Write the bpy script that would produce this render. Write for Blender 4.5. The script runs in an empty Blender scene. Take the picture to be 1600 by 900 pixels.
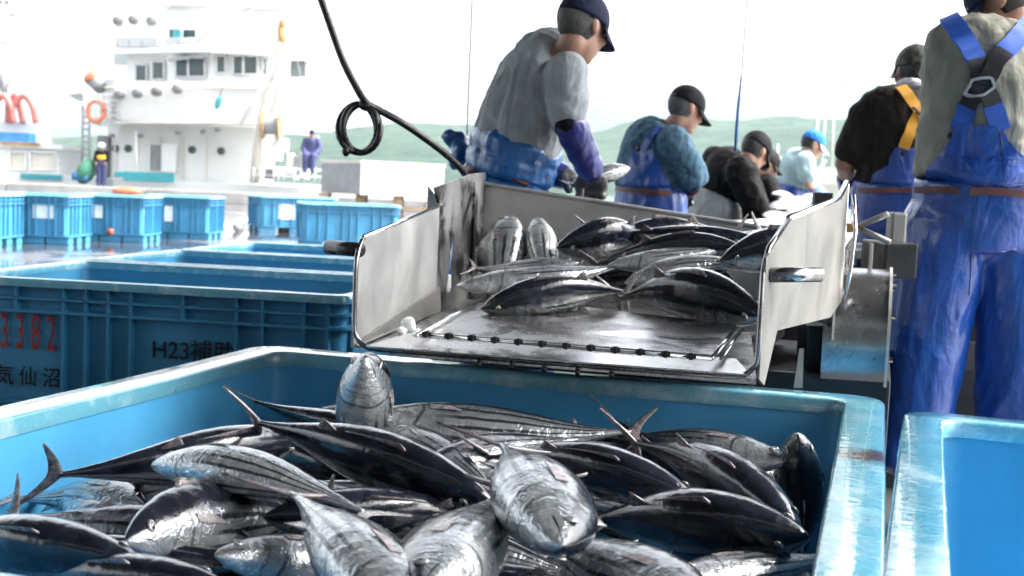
import bpy, bmesh, math, random
from mathutils import Vector, Matrix, noise
from mathutils.bvhtree import BVHTree

random.seed(7)
R = math.radians
scene = bpy.context.scene
col = scene.collection
V = Vector

# ------------------------------------------------------------------ camera
CAM_Z = 1.12
FPX = 1930.0                      # focal length in pixels of the 1600 px wide photograph
ROLL = R(2.4)
PITCH = math.atan(160 * math.cos(ROLL) / FPX)
cam_d = bpy.data.cameras.new("camera")
cam = bpy.data.objects.new("camera", cam_d)
col.objects.link(cam)
cam_d.sensor_width = 36.0
cam_d.lens = FPX / 1600 * 36.0
cam_d.clip_start = 0.05
cam_d.clip_end = 12000
cam_d.dof.use_dof = True
cam_d.dof.focus_distance = 2.5
cam_d.dof.aperture_fstop = 6.3
CAM_R = Matrix.Rotation(math.pi / 2 - PITCH, 3, 'X') @ Matrix.Rotation(ROLL, 3, 'Z')
cam.matrix_world = Matrix.Translation((0, 0, CAM_Z)) @ CAM_R.to_4x4()
scene.camera = cam

# ------------------------------------------------------------------ world, sun, exposure
SUN_EL, SUN_AZ = R(50), R(88)    # azimuth measured from +Y towards +X
world = bpy.data.worlds.new("World")
scene.world = world
world.use_nodes = True
wn = world.node_tree.nodes
wl = world.node_tree.links
wn.clear()
wo = wn.new("ShaderNodeOutputWorld")
wb = wn.new("ShaderNodeBackground")
sky = wn.new("ShaderNodeTexSky")
sky.sky_type = 'NISHITA'
sky.sun_disc = False
sky.sun_elevation = SUN_EL
sky.sun_rotation = SUN_AZ
sky.dust_density = 6.0
sky.air_density = 1.0
sky.ozone_density = 1.0
hs = wn.new("ShaderNodeHueSaturation")   # overcast: nearly colourless cloud light
hs.inputs['Saturation'].default_value = 0.28
wl.new(sky.outputs[0], hs.inputs['Color'])
wl.new(hs.outputs[0], wb.inputs[0])
wb.inputs[1].default_value = 0.15
wl.new(wb.outputs[0], wo.inputs[0])

sun_d = bpy.data.lights.new("sun", 'SUN')
sun_d.energy = 1.5
sun_d.angle = R(12)
sun_d.color = (1.0, 0.97, 0.93)
sun = bpy.data.objects.new("sun", sun_d)
col.objects.link(sun)
sd = V((math.sin(SUN_AZ) * math.cos(SUN_EL), math.cos(SUN_AZ) * math.cos(SUN_EL), math.sin(SUN_EL)))
sun.rotation_euler = sd.to_track_quat('Z', 'Y').to_euler()

scene.view_settings.view_transform = 'Standard'
scene.view_settings.look = 'None'
scene.view_settings.exposure = 2.55
scene.view_settings.gamma = 1.0
scene.view_settings.use_curve_mapping = False
scene.render.engine = 'CYCLES'
scene.cycles.use_denoising = True
scene.cycles.max_bounces = 8
scene.cycles.volume_bounces = 0
scene.cycles.sample_clamp_indirect = 6.0
scene.render.resolution_x, scene.render.resolution_y = 1024, 576

# ------------------------------------------------------------------ photo point -> place
def ray(px, py):
    return CAM_R @ V((px - 800.0, 450.0 - py, -FPX))
def P(px, py, Y):                 # the place seen at a photo pixel, Y metres ahead
    d = ray(px, py)
    return V((0, 0, CAM_Z)) + d * (Y / d.y)
def PZ(px, py, z):                # the place seen at a photo pixel at height z
    d = ray(px, py)
    return V((0, 0, CAM_Z)) + d * ((z - CAM_Z) / d.z)
def pix(p):                       # place -> photo pixel
    q = CAM_R.transposed() @ (V(p) - V((0, 0, CAM_Z)))
    return 800 - FPX * q.x / q.z, 450 + FPX * q.y / q.z

# ------------------------------------------------------------------ materials
def nt(name):
    m = bpy.data.materials.new(name)
    m.use_nodes = True
    t = m.node_tree
    b = t.nodes["Principled BSDF"]
    return m, t.nodes, t.links, b

def math_node(n, l, op, a, b=None, c=None, clamp=False):
    x = n.new("ShaderNodeMath"); x.operation = op; x.use_clamp = clamp
    for i, v in enumerate((a, b, c)):
        if v is None: continue
        if isinstance(v, (int, float)): x.inputs[i].default_value = v
        else: l.new(v, x.inputs[i])
    return x.outputs[0]

def smooth_node(n, l, v, a, b, lo=0.0, hi=1.0):
    x = n.new("ShaderNodeMapRange"); x.interpolation_type = 'SMOOTHSTEP'
    l.new(v, x.inputs[0])
    x.inputs[1].default_value = a; x.inputs[2].default_value = b
    x.inputs[3].default_value = lo; x.inputs[4].default_value = hi
    return x.outputs[0]

def noise_node(n, l, vec, scale, detail=4, rough=0.55, dist=0.0):
    x = n.new("ShaderNodeTexNoise")
    x.inputs['Scale'].default_value = scale; x.inputs['Detail'].default_value = detail
    x.inputs['Roughness'].default_value = rough; x.inputs['Distortion'].default_value = dist
    if vec is not None: l.new(vec, x.inputs['Vector'])
    return x.outputs['Fac']

def ridge_node(n, l, vec, scale, k=6.0, dist=1.2):     # sharp crease lines
    f = noise_node(n, l, vec, scale, 2, 0.5, dist)
    d = math_node(n, l, 'ABSOLUTE', math_node(n, l, 'SUBTRACT', f, 0.5))
    return math_node(n, l, 'SUBTRACT', 1.0, math_node(n, l, 'MULTIPLY', d, k), clamp=True)

def mix_col(n, l, f, a, b):
    x = n.new("ShaderNodeMix"); x.data_type = 'RGBA'
    for sock, v in ((x.inputs[0], f), (x.inputs[6], a), (x.inputs[7], b)):
        if isinstance(v, (int, float)): sock.default_value = v
        elif isinstance(v, tuple): sock.default_value = (*v[:3], 1)
        else: l.new(v, sock)
    return x.outputs[2]

def coords(n, l, kind='Object', scale=None):
    tc = n.new("ShaderNodeTexCoord")
    o = tc.outputs[kind]
    if scale:
        mp = n.new("ShaderNodeMapping"); mp.inputs['Scale'].default_value = scale
        l.new(o, mp.inputs['Vector']); o = mp.outputs[0]
    return o

def bump_node(n, l, h, strength, dist=0.01, normal=None):
    x = n.new("ShaderNodeBump"); x.inputs['Strength'].default_value = strength
    x.inputs['Distance'].default_value = dist
    l.new(h, x.inputs['Height'])
    if normal is not None: l.new(normal, x.inputs['Normal'])
    return x.outputs[0]

def mk(name, c, rough=0.5, metal=0.0, var=0.25, scale=6.0, bump=0.0, bscale=40.0, bdist=0.004, coat=0.0,
       dirt=None, rvar=0.12, stretch=None, spec=0.5, scuff=None):
    m, n, l, b = nt(name)
    v = coords(n, l, 'Object', stretch)
    f = noise_node(n, l, v, scale, 6, 0.6)
    f = smooth_node(n, l, f, 0.3, 0.7)
    dark = tuple(x * (1 - var) for x in c); lite = tuple(min(1, x * (1 + var * 0.6)) for x in c)
    cc = mix_col(n, l, f, dark, lite)
    if dirt:                       # (colour, low, high, scale): stains with a shape of their own
        g = noise_node(n, l, v, dirt[3], 8, 0.65, 0.6)
        cc = mix_col(n, l, smooth_node(n, l, g, dirt[1], dirt[2]), cc, dirt[0])
    l.new(cc, b.inputs['Base Color'])
    b.inputs['Metallic'].default_value = metal
    b.inputs['Specular IOR Level'].default_value = spec
    r = noise_node(n, l, v, scale * 2.3, 5, 0.6)
    l.new(smooth_node(n, l, r, 0.25, 0.75, max(0.02, rough - rvar), min(1, rough + rvar)), b.inputs['Roughness'])
    if bump:
        l.new(bump_node(n, l, noise_node(n, l, v, bscale, 5, 0.6), bump, bdist), b.inputs['Normal'])
    if scuff:                      # fine scratches and dried drips
        s1 = noise_node(n, l, coords(n, l, 'Object', (45, 45, 2.2)), 3, 4, 0.6)
        s2 = noise_node(n, l, coords(n, l, 'Object', (3, 3, 60)), 3, 4, 0.6)
        k = math_node(n, l, 'MAXIMUM', smooth_node(n, l, s1, 0.64, 0.72, 0, 0.35), smooth_node(n, l, s2, 0.66, 0.73, 0, 0.3))
        l.new(mix_col(n, l, k, cc, scuff), b.inputs['Base Color'])
    if coat:
        b.inputs['Coat Weight'].default_value = coat; b.inputs['Coat Roughness'].default_value = 0.08
    return m

M = {}
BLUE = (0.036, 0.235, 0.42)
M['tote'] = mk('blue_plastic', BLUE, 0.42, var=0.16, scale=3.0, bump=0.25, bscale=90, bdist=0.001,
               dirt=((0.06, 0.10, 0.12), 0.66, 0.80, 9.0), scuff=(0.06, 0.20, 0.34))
M['tote_far'] = mk('faded_blue_plastic', (0.05, 0.235, 0.40), 0.5, var=0.18, scale=2.0,
                   dirt=((0.20, 0.32, 0.40), 0.60, 0.75, 5.0))
def rim_material(name, base, worn, wet, stain=None):
    m, n, l, b = nt(name)
    v = coords(n, l)
    f = noise_node(n, l, v, 7, 8, 0.7, 0.5)
    c1 = mix_col(n, l, smooth_node(n, l, f, 0.48, 0.66), base, worn)
    g = noise_node(n, l, v, 4.2, 9, 0.75, 0.8)
    c1 = mix_col(n, l, smooth_node(n, l, g, 0.665, 0.74), c1, (0.055, 0.035, 0.022))
    sp = noise_node(n, l, v, 70, 3, 0.6)
    c1 = mix_col(n, l, smooth_node(n, l, sp, 0.70, 0.76), c1, (0.05, 0.05, 0.045))
    if stain:                      # one rust-brown patch where the rim was rubbed
        dn = n.new('ShaderNodeVectorMath'); dn.operation = 'DISTANCE'
        l.new(v, dn.inputs[0]); dn.inputs[1].default_value = stain
        dd = math_node(n, l, 'ADD', dn.outputs['Value'], math_node(n, l, 'MULTIPLY', math_node(n, l, 'SUBTRACT', noise_node(n, l, v, 34, 6, .7, .8), .5), .16))
        c1 = mix_col(n, l, smooth_node(n, l, dd, 0.085, 0.03, 0, .9), c1, (0.075, 0.032, 0.012))
    l.new(c1, b.inputs['Base Color'])
    w = noise_node(n, l, v, 5.5, 4, 0.55, 1.2)
    l.new(smooth_node(n, l, w, 0.46, 0.62, wet, 0.26), b.inputs['Roughness'])
    h = noise_node(n, l, v, 16, 3, 0.5, 1.6)
    h2 = noise_node(n, l, v, 120, 3, 0.6)
    nn = bump_node(n, l, h, 0.35, 0.006)
    l.new(bump_node(n, l, h2, 0.08, 0.001, nn), b.inputs['Normal'])
    b.inputs['Coat Weight'].default_value = 1.0
    b.inputs['Coat Roughness'].default_value = 0.04
    hc = noise_node(n, l, coords(n, l, 'Object', (0.9, 1.5, 1)), 8, 3, 0.5, 1.6)
    l.new(bump_node(n, l, hc, 0.16, 0.006), b.inputs['Coat Normal'])
    return m
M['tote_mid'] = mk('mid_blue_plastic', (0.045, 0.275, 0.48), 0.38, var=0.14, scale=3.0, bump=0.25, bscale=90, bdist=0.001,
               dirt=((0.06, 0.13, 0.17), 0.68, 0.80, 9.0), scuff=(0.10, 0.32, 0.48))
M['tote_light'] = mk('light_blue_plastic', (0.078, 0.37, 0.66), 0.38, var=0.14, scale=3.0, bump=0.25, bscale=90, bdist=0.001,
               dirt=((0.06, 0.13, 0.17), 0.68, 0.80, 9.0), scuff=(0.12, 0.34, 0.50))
M['rim'] = rim_material('wet_worn_blue_plastic', (0.10, 0.34, 0.46), (0.30, 0.50, 0.58), 0.05)
M['rim_far'] = mk('worn_tote_rim', (0.14, 0.38, 0.52), 0.35, var=0.3, scale=5,
                  dirt=((0.06, 0.06, 0.05), 0.68, 0.76, 14))
M['steel'] = None
def steel(name, c, rough, scr=(3, 3, 60), bumpy=0.15, wet=0.0, dirt=None):
    m, n, l, b = nt(name)
    v = coords(n, l)
    sv = coords(n, l, 'Object', scr)
    a = noise_node(n, l, v, 4.5, 7, 0.65, 0.4)
    s = noise_node(n, l, sv, 6, 5, 0.7)
    cc = mix_col(n, l, smooth_node(n, l, a, 0.3, 0.7), tuple(x * 0.72 for x in c), c)
    if dirt:
        g = noise_node(n, l, v, dirt[3], 8, 0.7, 0.7)
        cc = mix_col(n, l, smooth_node(n, l, g, dirt[1], dirt[2]), cc, dirt[0])
    l.new(cc, b.inputs['Base Color'])
    b.inputs['Metallic'].default_value = 0.9
    rr = math_node(n, l, 'ADD', smooth_node(n, l, a, 0.35, 0.65, max(0.04, rough - wet - 0.05), rough + 0.06),
                   math_node(n, l, 'MULTIPLY', s, 0.12))
    l.new(rr, b.inputs['Roughness'])
    nn = bump_node(n, l, s, bumpy, 0.001)
    l.new(bump_node(n, l, a, bumpy, 0.006, nn), b.inputs['Normal'])
    return m
M['steel'] = steel('stainless_sheet', (0.66, 0.66, 0.65), 0.44)
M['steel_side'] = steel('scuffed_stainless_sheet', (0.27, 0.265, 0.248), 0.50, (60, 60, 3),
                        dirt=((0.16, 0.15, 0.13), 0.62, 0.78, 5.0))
M['steel_dirty'] = steel('grimy_stainless_sheet', (0.42, 0.42, 0.41), 0.40, (3, 3, 60),
                         dirt=((0.015, 0.013, 0.012), 0.46, 0.60, 5.0))
M['steel_wet'] = steel('wet_stainless_bed', (0.46, 0.46, 0.46), 0.24, (60, 3, 3), 0.3, wet=0.14)
M['chrome'] = mk('polished_steel_tube', (0.62, 0.63, 0.64), 0.14, 1.0, var=0.15, scale=9, rvar=0.06)
M['drum_steel'] = steel('dark_drum_steel', (0.34, 0.35, 0.355), 0.20, (3, 60, 60), dirt=((0.02, 0.018, 0.016), 0.60, 0.68, 16.0))
M['edge_steel'] = mk('dull_edge_steel', (0.26, 0.26, 0.265), 0.22, 1.0, var=0.4, scale=14, rvar=0.08)
M['dark_steel'] = mk('dark_painted_steel', (0.020, 0.021, 0.022), 0.4, 0.3, var=0.4, scale=7, bump=0.2,
                     dirt=((0.05, 0.045, 0.04), 0.62, 0.75, 11))
M['rubber'] = mk('black_rubber', (0.012, 0.012, 0.013), 0.32, var=0.3, scale=20, bump=0.1)
M['white_paint'] = mk('white_ship_paint', (0.66, 0.67, 0.66), 0.4, var=0.06, scale=0.6,
                      dirt=((0.50, 0.45, 0.36), 0.70, 0.85, 1.1))
M['cream_paint'] = mk('cream_weathered_paint', (0.58, 0.55, 0.48), 0.5, var=0.15, scale=0.8)
M['rust'] = mk('rusty_yellow_paint', (0.42, 0.24, 0.08), 0.6, var=0.5, scale=3)
M['glass'] = mk('dark_window_glass', (0.05, 0.075, 0.08), 0.12, var=0.3, scale=1.0, rvar=0.05)
M['grey_paint'] = mk('grey_paint', (0.24, 0.25, 0.26), 0.5, var=0.2, scale=2)
M['orange'] = mk('orange_buoy_foam', (0.52, 0.15, 0.07), 0.5, var=0.15, scale=4)
M['redpipe'] = mk('faded_red_paint', (0.50, 0.14, 0.12), 0.5, var=0.3, scale=2)
M['teal'] = mk('teal_paint', (0.03, 0.26, 0.30), 0.5, var=0.2, scale=1.5)
M['green'] = mk('green_tarp', (0.04, 0.18, 0.11), 0.6, var=0.3, scale=3, bump=0.3, bscale=8, bdist=0.05)
M['boatblue'] = mk('boat_blue_paint', (0.04, 0.20, 0.42), 0.5, var=0.2, scale=2)
M['wood'] = mk('pallet_wood', (0.36, 0.27, 0.17), 0.75, var=0.35, scale=3, stretch=(1, 8, 8))
M['concrete'] = mk('quay_concrete', (0.32, 0.32, 0.31), 0.8, var=0.25, scale=1.2, bump=0.3, bscale=20)
M['ink_red'] = mk('red_stencil_paint', (0.30, 0.022, 0.022), 0.5, var=0.35, scale=25)
M['ink_black'] = mk('black_stencil_paint', (0.006, 0.007, 0.009), 0.9, var=0.3, scale=25)
M['label'] = mk('white_label', (0.62, 0.68, 0.70), 0.5, var=0.15, scale=6)
M['hose_blue'] = mk('blue_hose', (0.02, 0.08, 0.22), 0.35, var=0.2)
M['white_plastic'] = mk('white_plastic', (0.75, 0.76, 0.76), 0.4, var=0.08)
M['ice'] = mk('crushed_ice', (0.70, 0.73, 0.75), 0.2, var=0.2, scale=30, bump=0.6, bscale=60)
M['rope'] = mk('grey_rope', (0.24, 0.25, 0.27), 0.8, var=0.3, scale=60)
M['rope_blue'] = mk('blue_rope_sleeve', (0.03, 0.10, 0.30), 0.6, var=0.2)
M['roof'] = mk('roof_sheet', (0.10, 0.102, 0.105), 0.7, var=0.2, scale=1)

# ------------------------------------------------------------------ mesh helpers
def link(o):
    col.objects.link(o); return o
def mesh_from(bm, name, smooth=True, recalc=True):
    if recalc: bmesh.ops.recalc_face_normals(bm, faces=bm.faces)
    me = bpy.data.meshes.new(name)
    bm.to_mesh(me); bm.free()
    if smooth:
        me.polygons.foreach_set("use_smooth", [True] * len(me.polygons))
    return me
def obj(name, data, m=None, parent=None, smooth=True, angle=None):
    me = mesh_from(data, name, smooth) if isinstance(data, bmesh.types.BMesh) else data
    if angle is not None: sharp(me, angle)
    o = link(bpy.data.objects.new(name, me))
    if m is not None:
        me.materials.clear(); me.materials.append(m)
    if parent is not None:
        o.parent = parent
        o.matrix_parent_inverse = parent.matrix_basis.inverted()   # geometry is given in world places
    return o
def local(name, data, m, parent, smooth=True, angle=None):          # geometry is given in the parent's own frame
    o = obj(name, data, m, None, smooth, angle); o.parent = parent; return o
def sharp(me, ang):
    bm = bmesh.new(); bm.from_mesh(me)
    for e in bm.edges:
        e.smooth = not (len(e.link_faces) == 2 and e.calc_face_angle(0) > R(ang))
    bm.to_mesh(me); bm.free()
def tag(o, label=None, cat=None, group=None, kind=None):
    if label: o['label'] = label
    if cat: o['category'] = cat
    if group: o['group'] = group
    if kind: o['kind'] = kind
    return o
def thing(name, loc=(0, 0, 0), rz=0.0, label=None, cat=None, group=None):
    o = link(bpy.data.objects.new(name, None))
    o.empty_display_size = 0.1
    o.location = loc; o.rotation_euler = (0, 0, rz)
    o.matrix_basis = Matrix.Translation(loc) @ Matrix.Rotation(rz, 4, 'Z')
    return tag(o, label, cat, group)
def structure(name, bm, m, smooth=False):
    return tag(obj(name, bm, m, None, smooth), kind='structure')

def face(bm, vs):
    try: return bm.faces.new(vs)
    except ValueError: return None
def box(bm, c, s, rot=None, bevel=0.0):
    r = bmesh.ops.create_cube(bm, size=1.0)
    vs = r['verts']
    mt = Matrix.Translation(c) @ (rot.to_4x4() if rot else Matrix.Identity(4)) @ Matrix.Diagonal((*s, 1))
    bmesh.ops.transform(bm, matrix=mt, verts=vs)
    if bevel:
        es = list({e for v in vs for e in v.link_edges})
        bmesh.ops.bevel(bm, geom=es, offset=bevel, segments=2, affect='EDGES', profile=0.6)
def frame(d):
    d = d.normalized()
    a = V((0, 0, 1)) if abs(d.z) < 0.9 else V((0, 1, 0))
    x = a.cross(d).normalized(); y = d.cross(x)
    return x, y, d
def loft(bm, rings, closed=True, cap0=True, cap1=True):
    vr = [[bm.verts.new(p) for p in r] for r in rings]
    n = len(rings[0])
    for a, b in zip(vr, vr[1:]):
        for i in range(n if closed else n - 1):
            j = (i + 1) % n
            face(bm, (a[i], a[j], b[j], b[i]))
    if cap0: face(bm, list(reversed(vr[0])))
    if cap1: face(bm, vr[-1])
    return vr
def rcone(bm, p0, r0, p1, r1, seg=12):           # capsule with two radii
    p0, p1 = V(p0), V(p1)
    d = p1 - p0
    if d.length < 1e-6: d = V((0, 0, 1e-4))
    x, y, z = frame(d)
    rings = []
    for t in (-1.5, -1.1, -0.6):
        rings.append((p0 + z * r0 * math.sin(t), r0 * math.cos(t)))
    rings.append((p0, r0)); rings.append((p1, r1))
    for t in (0.6, 1.1, 1.5):
        rings.append((p1 + z * r1 * math.sin(t), r1 * math.cos(t)))
    loft(bm, [[c + (x * math.cos(a) + y * math.sin(a)) * r for a in [2 * math.pi * i / seg for i in range(seg)]] for c, r in rings])
def chain(bm, pts, rads, seg=12):
    for (p, r), (q, s) in zip(zip(pts, rads), list(zip(pts, rads))[1:]): rcone(bm, p, r, q, s, seg)
def cyl(bm, p0, p1, r, seg=16, r1=None):
    p0, p1 = V(p0), V(p1)
    x, y, z = frame(p1 - p0)
    r1 = r if r1 is None else r1
    loft(bm, [[c + (x * math.cos(a) + y * math.sin(a)) * q for a in [2 * math.pi * i / seg for i in range(seg)]] for c, q in ((p0, r), (p1, r1))])
def ellipsoid(bm, c, ax, ay, az, seg=16, rings=10):  # three half-axis vectors
    c = V(c)
    rr = []
    for k in range(rings + 1):
        t = -math.pi / 2 + math.pi * k / rings
        t = max(-1.52, min(1.52, t))
        rr.append([c + az * math.sin(t) + (ax * math.cos(a) + ay * math.sin(a)) * math.cos(t) for a in [2 * math.pi * i / seg for i in range(seg)]])
    loft(bm, rr)
def catmull(pts, n=8):
    pts = [V(p) for p in pts]
    q = [pts[0] * 2 - pts[1]] + pts + [pts[-1] * 2 - pts[-2]]
    out = []
    for i in range(1, len(q) - 2):
        a, b, c, d = q[i - 1:i + 3]
        for k in range(n):
            t = k / n
            out.append(0.5 * ((2 * b) + (c - a) * t + (2 * a - 5 * b + 4 * c - d) * t * t + (3 * b - a - 3 * c + d) * t ** 3))
    out.append(q[-2].copy())
    return out
def tube(bm, pts, r, seg=10, closed=False):
    pts = [V(p) for p in pts]
    n = len(pts)
    rs = r if isinstance(r, (list, tuple)) else [r] * n
    rings = []
    x = None
    for i in range(n):
        d = (pts[min(i + 1, n - 1)] - pts[max(i - 1, 0)]).normalized()
        if x is None: x = frame(d)[0]
        x = (x - d * x.dot(d)).normalized()
        y = d.cross(x)
        rings.append([pts[i] + (x * math.cos(a) + y * math.sin(a)) * rs[i] for a in [2 * math.pi * k / seg for k in range(seg)]])
    loft(bm, rings)
def plate(bm, pts, nrm, th):                     # thick polygon
    nrm = V(nrm).normalized() * th
    a = [bm.verts.new(V(p)) for p in pts]; b = [bm.verts.new(V(p) + nrm) for p in pts]
    face(bm, a); face(bm, list(reversed(b)))
    n = len(pts)
    for i in range(n):
        j = (i + 1) % n
        face(bm, (a[j], a[i], b[i], b[j]))
def remesh(bm, voxel, smooth=4, disp=0.0, dscale=0.12, name='m', seed=0):
    me = mesh_from(bm, name)
    o = link(bpy.data.objects.new('work', me))
    md = o.modifiers.new('r', 'REMESH'); md.mode = 'VOXEL'; md.voxel_size = voxel
    if smooth:
        s = o.modifiers.new('s', 'SMOOTH'); s.iterations = smooth; s.factor = 0.5
    dg = bpy.context.evaluated_depsgraph_get(); dg.update()
    out = bpy.data.meshes.new_from_object(o.evaluated_get(dg))
    bpy.data.objects.remove(o); bpy.data.meshes.remove(me)
    if disp:                                     # cloth folds: ridged, warped noise along the surface normal
        off = V((seed * 3.1, seed * 1.7, seed * 5.3))
        ns = [v.normal.copy() for v in out.vertices]
        for v, n in zip(out.vertices, ns):
            q = v.co / dscale + off
            w = noise.noise_vector(q * 0.6) * 0.9
            q2 = V((q.x, q.y, q.z * 0.55)) + w
            h = 1 - abs(noise.noise(q2)) * 2.2 + (0.5 - abs(noise.noise(q2 * 2.1 + V((3, 1, 7)))) * 1.6) * 0.6
            h2 = noise.noise(q * 0.45)
            v.co += n * disp * (h * 0.75 + h2 * 0.8)
        out.update()
    out.polygons.foreach_set("use_smooth", [True] * len(out.polygons))
    out.name = name
    return out
def bvh_of(me):
    return BVHTree.FromPolygons([v.co.copy() for v in me.vertices], [tuple(p.vertices) for p in me.polygons])
def rrect(w, d, r, n=5):
    pts = []
    for sx, sy, a0 in ((1, 1, 0), (-1, 1, 90), (-1, -1, 180), (1, -1, 270)):
        for k in range(n + 1):
            a = R(a0 + 90 * k / n)
            pts.append((sx * (w / 2 - r) + r * math.cos(a), sy * (d / 2 - r) + r * math.sin(a)))
    return pts
def text_mesh(s, size, th=0.002, bold=0.0, sx=1.0):
    cu = bpy.data.curves.new('lettering', 'FONT')
    cu.body = s; cu.size = size; cu.extrude = th; cu.offset = bold
    cu.align_x = 'CENTER'; cu.align_y = 'CENTER'
    o = link(bpy.data.objects.new('work', cu))
    dg = bpy.context.evaluated_depsgraph_get(); dg.update()
    me = bpy.data.meshes.new_from_object(o.evaluated_get(dg))
    bpy.data.objects.remove(o); bpy.data.curves.remove(cu)
    me.transform(Matrix.Diagonal((sx, 1, 1, 1)))
    return me
# ================================================================== setting: quay, water, hills
bm = bmesh.new()
QUAY_Y = 47.0
nx, ny = 40, 30
vs = [[bm.verts.new((-60 + 160 * i / nx, -12 + (QUAY_Y + 12) * j / ny, 0)) for i in range(nx + 1)] for j in range(ny + 1)]
for j in range(ny):
    for i in range(nx):
        face(bm, (vs[j][i], vs[j][i + 1], vs[j + 1][i + 1], vs[j + 1][i]))
bmesh.ops.recalc_face_normals(bm, faces=bm.faces)
r_ = bmesh.ops.extrude_face_region(bm, geom=bm.faces[:])
bmesh.ops.translate(bm, verts=[e for e in r_['geom'] if isinstance(e, bmesh.types.BMVert)], vec=(0, 0, -2.5))
def wet_floor():
    m, n, l, b = nt('wet_concrete')
    v = coords(n, l)
    f = noise_node(n, l, v, 0.35, 8, 0.65, 0.4)
    puddle = smooth_node(n, l, f, 0.40, 0.55)
    a = noise_node(n, l, v, 2.6, 8, 0.7)
    c = mix_col(n, l, a, (0.10, 0.09, 0.087), (0.20, 0.185, 0.18))
    c = mix_col(n, l, puddle, c, mix_col(n, l, a, (0.055, 0.05, 0.05), (0.10, 0.09, 0.088)))
    l.new(c, b.inputs['Base Color'])
    l.new(smooth_node(n, l, puddle, 0.0, 1.0, 0.34, 0.05), b.inputs['Roughness'])
    h = noise_node(n, l, v, 12, 5, 0.6)
    l.new(bump_node(n, l, h, 0.10, 0.004), b.inputs['Normal'])
    b.inputs['Coat Weight'].default_value = 0.5; b.inputs['Coat Roughness'].default_value = 0.05
    return m
structure('quay_floor', bm, wet_floor())

bm = bmesh.new()
S = 4000
bmesh.ops.create_grid(bm, x_segments=8, y_segments=8, size=S)
bmesh.ops.translate(bm, verts=bm.verts, vec=(0, S - 40, -1.6))
structure('sea_water', bm, mk('harbour_water', (0.03, 0.07, 0.075), 0.12, var=0.3, scale=0.05, bump=0.6, bscale=0.8, bdist=0.15))

def hills(name, Y, prof, depth, m, rough, seed):
    bm = bmesh.new()
    xs = [prof[0][0] + (prof[-1][0] - prof[0][0]) * i / 150 for i in range(151)]
    def top(px):
        for (a, ya), (b, yb) in zip(prof, prof[1:]):
            if a <= px <= b:
                t = (px - a) / (b - a); t = t * t * (3 - 2 * t)
                return ya + (yb - ya) * t
        return prof[-1][1]
    rows = []
    for k in range(26):
        t = k / 25
        prof_t = math.sin(min(1.0, t * 1.25) * math.pi / 2) if t < 0.8 else 1 - (t - 0.8) * 2.5
        r = []
        for px in xs:
            h = P(px, top(px), Y).z
            X = (px - 800) / FPX * Y
            yy = Y - depth * (1 - t / 0.8)
            nz = noise.fractal(V((X / (depth * 0.35), yy / (depth * 0.35), seed)), 0.8, 2.0, 5) * rough
            nz2 = noise.noise(V((X / 9.0, yy / 9.0, seed))) * rough * 0.16
            z = -2 + (h + 2) * prof_t + (nz * (0.35 + 0.65 * t) * (1 if 0.02 < t < 0.8 else 0.35) + nz2) * prof_t
            r.append(bm.verts.new((X, yy, z)))
        rows.append(r)
    for a, b in zip(rows, rows[1:]):
        for i in range(150):
            face(bm, (a[i], a[i + 1], b[i + 1], b[i]))
    return structure(name, bm, m, True)
FAR_PROF = [(-2400, 190), (-900, 170), (-200, 195), (300, 200), (560, 215), (700, 205), (820, 180), (905, 160), (962, 146), (1030, 160), (1085, 156), (1140, 156),
            (1200, 142), (1262, 134), (1320, 138), (1400, 143), (1470, 136), (1600, 148), (2300, 130), (3200, 160)]
NEAR_PROF = [(-2400, 230), (-700, 235), (100, 222), (500, 214), (560, 208), (640, 198), (720, 200), (800, 205), (900, 212), (950, 204), (1000, 198), (1100, 192),
             (1200, 187), (1300, 188), (1400, 196), (1600, 190), (2400, 200), (3200, 225)]
def forest(name, a, b, sc):
    m, n, l, bs = nt(name)
    v = coords(n, l)
    f = noise_node(n, l, v, sc, 10, 0.75)
    g = noise_node(n, l, v, sc * 0.12, 4, 0.5)
    l.new(mix_col(n, l, smooth_node(n, l, math_node(n, l, 'ADD', math_node(n, l, 'MULTIPLY', f, 0.7), math_node(n, l, 'MULTIPLY', g, 0.3)), 0.4, 0.6), a, b), bs.inputs['Base Color'])
    bs.inputs['Roughness'].default_value = 0.95
    bs.inputs['Specular IOR Level'].default_value = 0.1
    l.new(bump_node(n, l, f, 1.0, 6.0), bs.inputs['Normal'])
    return m
hills('distant_hills', 2300, FAR_PROF, 700, forest('distant_forest', (0.03, 0.055, 0.05), (0.06, 0.09, 0.075), 0.03), 26, 3.0)
hills('wooded_hills', 900, NEAR_PROF, 300, forest('hill_forest', (0.018, 0.045, 0.030), (0.055, 0.095, 0.06), 0.07), 9, 8.0)

# air between the market and the hills
def haze_box():
    bm = bmesh.new()
    box(bm, (0, 1300, 79), (9000, 3400, 162))
    o = tag(obj('haze', bm, None, None, False), 'pale sea haze filling the harbour air', 'haze', kind='stuff')
    m = bpy.data.materials.new('haze_air'); m.use_nodes = True
    n, l = m.node_tree.nodes, m.node_tree.links
    n.clear()
    out = n.new("ShaderNodeOutputMaterial")
    pv = n.new("ShaderNodeVolumePrincipled")
    pv.inputs['Color'].default_value = (0.80, 0.93, 1.0, 1)
    pv.inputs['Density'].default_value = 0.00018
    pv.inputs['Anisotropy'].default_value = 0.2
    l.new(pv.outputs[0], out.inputs['Volume'])
    o.data.materials.append(m)
haze_box()

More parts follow.
